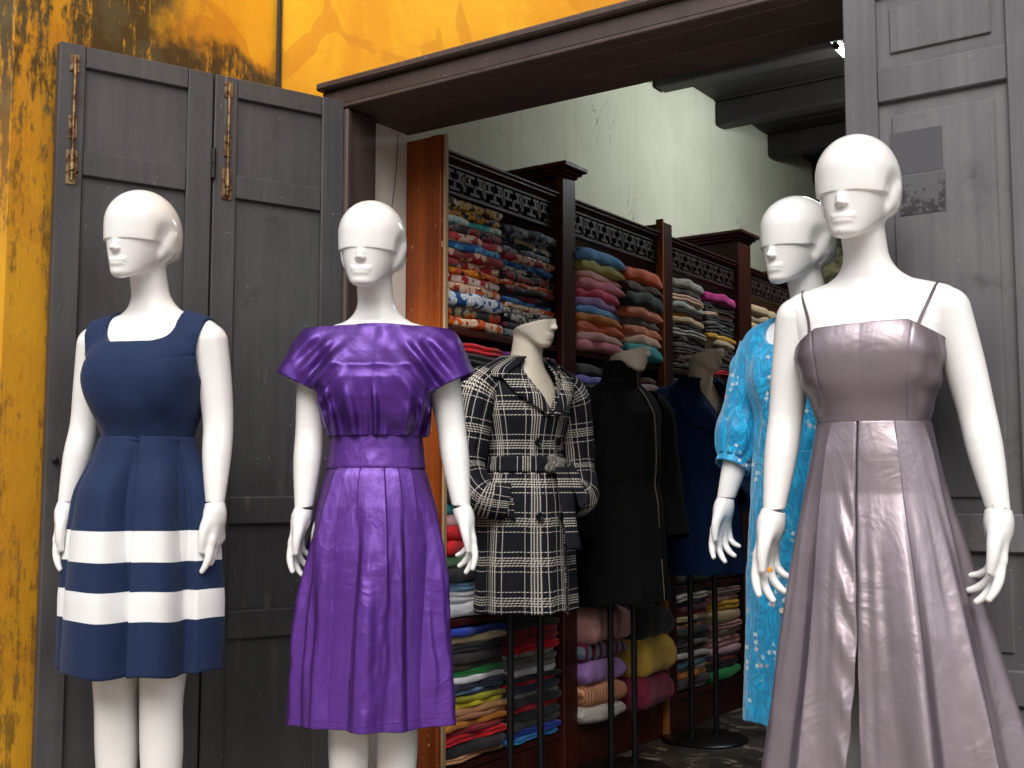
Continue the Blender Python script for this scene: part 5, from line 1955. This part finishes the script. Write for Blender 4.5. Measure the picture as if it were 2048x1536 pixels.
# ---- plaid belted coat
D1 = dummy('dress_form', -2.02, 3.03, -33, 26, 'cream half faced dummy in black and white plaid belted coat')
tab = coat_tab(1.0, 0.61, 0.95, 0.114)
co, _ = coat_body(D1, tab, PLAID, (1.225, 0.10, 0.62, 0.62), 0.007, 1)
solid(co, 0.004)
co['label'] = 'black and white plaid wool coat with tied belt'
for s in (-1, 1):
    pts = [(s * 0.125, 0.036, 1.325), (s * 0.172, 0.040, 1.27), (s * 0.196, 0.046, 1.15), (s * 0.205, 0.040, 1.04), (s * 0.184, -0.004, 0.965), (s * 0.112, -0.042, 0.945)]
    tube_grid('sleeve', pts, [0.052, 0.066, 0.060, 0.057, 0.054, 0.052], PLAID, co, 56, 60, lambda th, q: 0.003 * np.sin(th * 3 + q * 22) * sstep(np.array(q), 0.3, 0.6) + 0.003 * vnoise2(th * 3, 0 * th + q * 12, 50))
    # pocket welt where the sleeve ends
    surf_strip('pocket_flap', tab, [(s * 0.72, 0.955), (s * 1.12, 1.005)], [(s * 0.66, 0.885), (s * 1.05, 0.925)], 0.010, 0.012, PLAID, co, 12, 5)
    surf_strip('lapel', tab, [(0.10 + s * 0.02, 1.215), (0.10 + s * 0.30, 1.290), (0.10 + s * 0.60, 1.372)], [(0.10 + s * 0.12, 1.205), (0.10 + s * 0.72, 1.272), (0.10 + s * 0.98, 1.338)], 0.008, 0.014, PLAID, co, 20, 6, 0.005, 0.004)
    surf_strip('collar', tab, [(0.10 + s * 0.52, 1.392), (s * 1.4, 1.398), (s * 2.3, 1.398), (s * 3.14, 1.398)], [(0.10 + s * 0.86, 1.318), (s * 1.5, 1.338), (s * 2.3, 1.338), (s * 3.14, 1.345)], 0.012, 0.016, PLAID, co, 30, 6, 0.005, 0.010)
bt_tab = [(1.035, 0.137, 0.110, 0.108, 0, 0.03), (1.04, 0.139, 0.112, 0.110, 0, 0.03), (1.078, 0.137, 0.111, 0.109, 0, 0.03), (1.083, 0.134, 0.108, 0.106, 0, 0.03)]
solid(skirt('belt', bt_tab, lambda th, z, q: 0.002 * vnoise2(th * 5, z * 60, 61), PLAID, co, 160, 16), 0.004)
kc = (0.035, -0.092, 1.055)


def knot(P):
    d = ell(P, kc, (0.030, 0.022, 0.024))
    d = smin(d, cone(P, (0.02, -0.09, 1.075), (0.055, -0.095, 1.035), 0.016, 0.014), 0.006)
    d = smin(d, cone(P, (0.01, -0.086, 1.045), (0.06, -0.088, 1.066), 0.014, 0.013), 0.005)
    return d


kn = sdf_part('belt_knot', knot, (-0.02, -0.13, 1.0), (0.11, -0.05, 1.11), 0.004, m_wool('plaid knot wool', '#1a1a20', '#8a857c'), co)
for k, (x0, x1, zb) in enumerate(((0.042, 0.062, 0.80), (0.068, 0.105, 0.935))):
    n = 20
    P = np.zeros((5, n, 3))
    UV = np.zeros((5, n, 2))
    for i in range(n):
        w = i / (n - 1)
        for j in range(5):
            c = -0.024 + 0.012 * j
            xx = x0 + (x1 - x0) * w
            P[j, i] = (xx + c * (1 - 0.4 * k), -0.112 - 0.032 * w + 0.02 * xx * k + 0.003 * math.sin(w * 9 + j * .5), 1.05 + (zb - 1.05) * w + c * 0.6 * k)
            UV[j, i] = (c, P[j, i, 2])
    solid(link('belt_end', grid_mesh('belt_end', P, False, UV, True), co, PLAID), 0.004)
for (th, z) in ((-0.18, 1.125), (0.36, 1.130), (0.30, 0.90), (-0.2, 0.90)):
    q = ring_surface(tab, np.array(th), np.array(z))
    bt = MB().lathe([(0.004, 0.002), (0.011, 0.0045), (0.0135, 0.002), (0.012, -0.002)], 16).build('button', M['black_button'], co, True)
    bt.location = (q[0] + math.sin(th) * 0.012, q[1] - math.cos(th) * 0.012, z)
    bt.rotation_euler = (R(90), 0, th)
surf_strip('front_edge', tab, [(0.42, 0.60), (0.42, 1.03)], [(0.47, 0.60), (0.47, 1.03)], 0.005, 0.003, PLAID, co, 30, 3, 0.003)

# ---- black zipped coat with stand collar
D2 = dummy('dress_form', -2.03, 3.66, -42, 24, 'cream half faced dummy in long black coat with stand collar', 0.985)
tab = coat_tab(1.0, 0.60, 0.96, 0.136)
tab = [(z, a * (1.06 if z < 1.3 else 1.0), b_ * 1.05, c_ * 1.05, d_, e_) for z, a, b_, c_, d_, e_ in tab]
co, _ = coat_body(D2, tab, BLACKW, None, 0.006, 2)
solid(co, 0.004)
co['label'] = 'long black wool coat with zip and stand collar'
for s in (-1, 1):
    tube_grid('sleeve', [(s * 0.125, 0.036, 1.32), (s * 0.176, 0.040, 1.27), (s * 0.207, 0.046, 1.14), (s * 0.220, 0.035, 1.01), (s * 0.224, 0.010, 0.88), (s * 0.222, -0.004, 0.82)],
              [0.055, 0.070, 0.066, 0.061, 0.058, 0.057], BLACKW, co, 48, 50, lambda th, q: 0.003 * vnoise2(th * 3, 0 * th + q * 12, 52))
ctab = [(1.375, 0.083, 0.069, 0.072, 0, 0.030), (1.40, 0.072, 0.066, 0.066, 0, 0.026), (1.455, 0.068, 0.064, 0.062, 0, 0.020), (1.462, 0.064, 0.060, 0.058, 0, 0.020)]
solid(skirt('collar', ctab, lambda th, z, q: 0.002 * vnoise2(th * 3, z * 20, 62), BLACKW, co, 120, 20), 0.004)
zm = NT('pale zip tape', 0.6, '#5c5450').m
zt_ = tab[:-2] + [(1.40, 0.074, 0.068, 0.068, 0, 0.026), (1.455, 0.070, 0.066, 0.064, 0, 0.020)]
surf_strip('zip', zt_, [(0.40, 0.86), (0.36, 1.1), (0.30, 1.25), (0.22, 1.36), (0.10, 1.45)], [(0.425, 0.86), (0.385, 1.1), (0.325, 1.25), (0.25, 1.36), (0.15, 1.45)], 0.006, 0.006, zm, co, 40, 3, 0.003)
surf_strip('zip', zt_, [(0.46, 0.60), (0.42, 0.75)], [(0.475, 0.60), (0.435, 0.75)], 0.007, 0.007, zm, co, 12, 3, 0.003)

# ---- navy belted coat
D3 = dummy('dress_form', -2.02, 4.28, -30, 30, 'cream half faced dummy in navy belted wool coat', 1.02)
tab = coat_tab(1.0, 0.64, 1.02, 0.118)
co, _ = coat_body(D3, tab, NAVYW, (1.235, 0.12, 0.50, 0.50), 0.008, 3)
solid(co, 0.004)
co['label'] = 'navy wool coat with wide lapels and belt'
for s in (-1, 1):
    tube_grid('sleeve', [(s * 0.125, 0.036, 1.325), (s * 0.172, 0.040, 1.27), (s * 0.198, 0.046, 1.15), (s * 0.208, 0.040, 1.03), (s * 0.184, -0.004, 0.95), (s * 0.112, -0.042, 0.930)],
              [0.052, 0.066, 0.060, 0.057, 0.054, 0.052], NAVYW, co, 48, 50, lambda th, q: 0.003 * vnoise2(th * 3, 0 * th + q * 12, 53))
    surf_strip('lapel', tab, [(0.12 + s * 0.02, 1.222), (0.12 + s * 0.28, 1.295), (0.12 + s * 0.50, 1.385)], [(0.12 + s * 0.30, 1.175), (0.12 + s * 0.95, 1.235), (0.12 + s * 1.0, 1.325)], 0.008, 0.016, NAVYW, co, 20, 6, 0.005, 0.006)
    surf_strip('collar', tab, [(0.12 + s * 0.46, 1.395), (s * 1.4, 1.405), (s * 2.3, 1.405), (s * 3.14, 1.405)], [(0.12 + s * 0.80, 1.318), (s * 1.5, 1.338), (s * 2.3, 1.338), (s * 3.14, 1.345)], 0.012, 0.016, NAVYW, co, 30, 6, 0.005, 0.012)
solid(skirt('belt', bt_tab, lambda th, z, q: 0.002 * vnoise2(th * 5, z * 60, 63), NAVYW, co, 160, 16), 0.004)

# orange price dot on a finger of the grey gown's mannequin
for o in M4.children:
    if o.name.startswith('arm') and o.location.x < 0:
        hd = [c for c in o.children if c.name.startswith('hand')][0]
        dt = MB().lathe([(0.0001, 0.002), (0.0045, 0.0012), (0.0055, -0.002)], 12)
        dt = dt.build('sticker', M['orange_dot'], o, True)
        dt.location = Vector(hd.location) + Vector((0.000, -0.034, -0.112))
        dt.rotation_euler = (R(90), 0, 0)
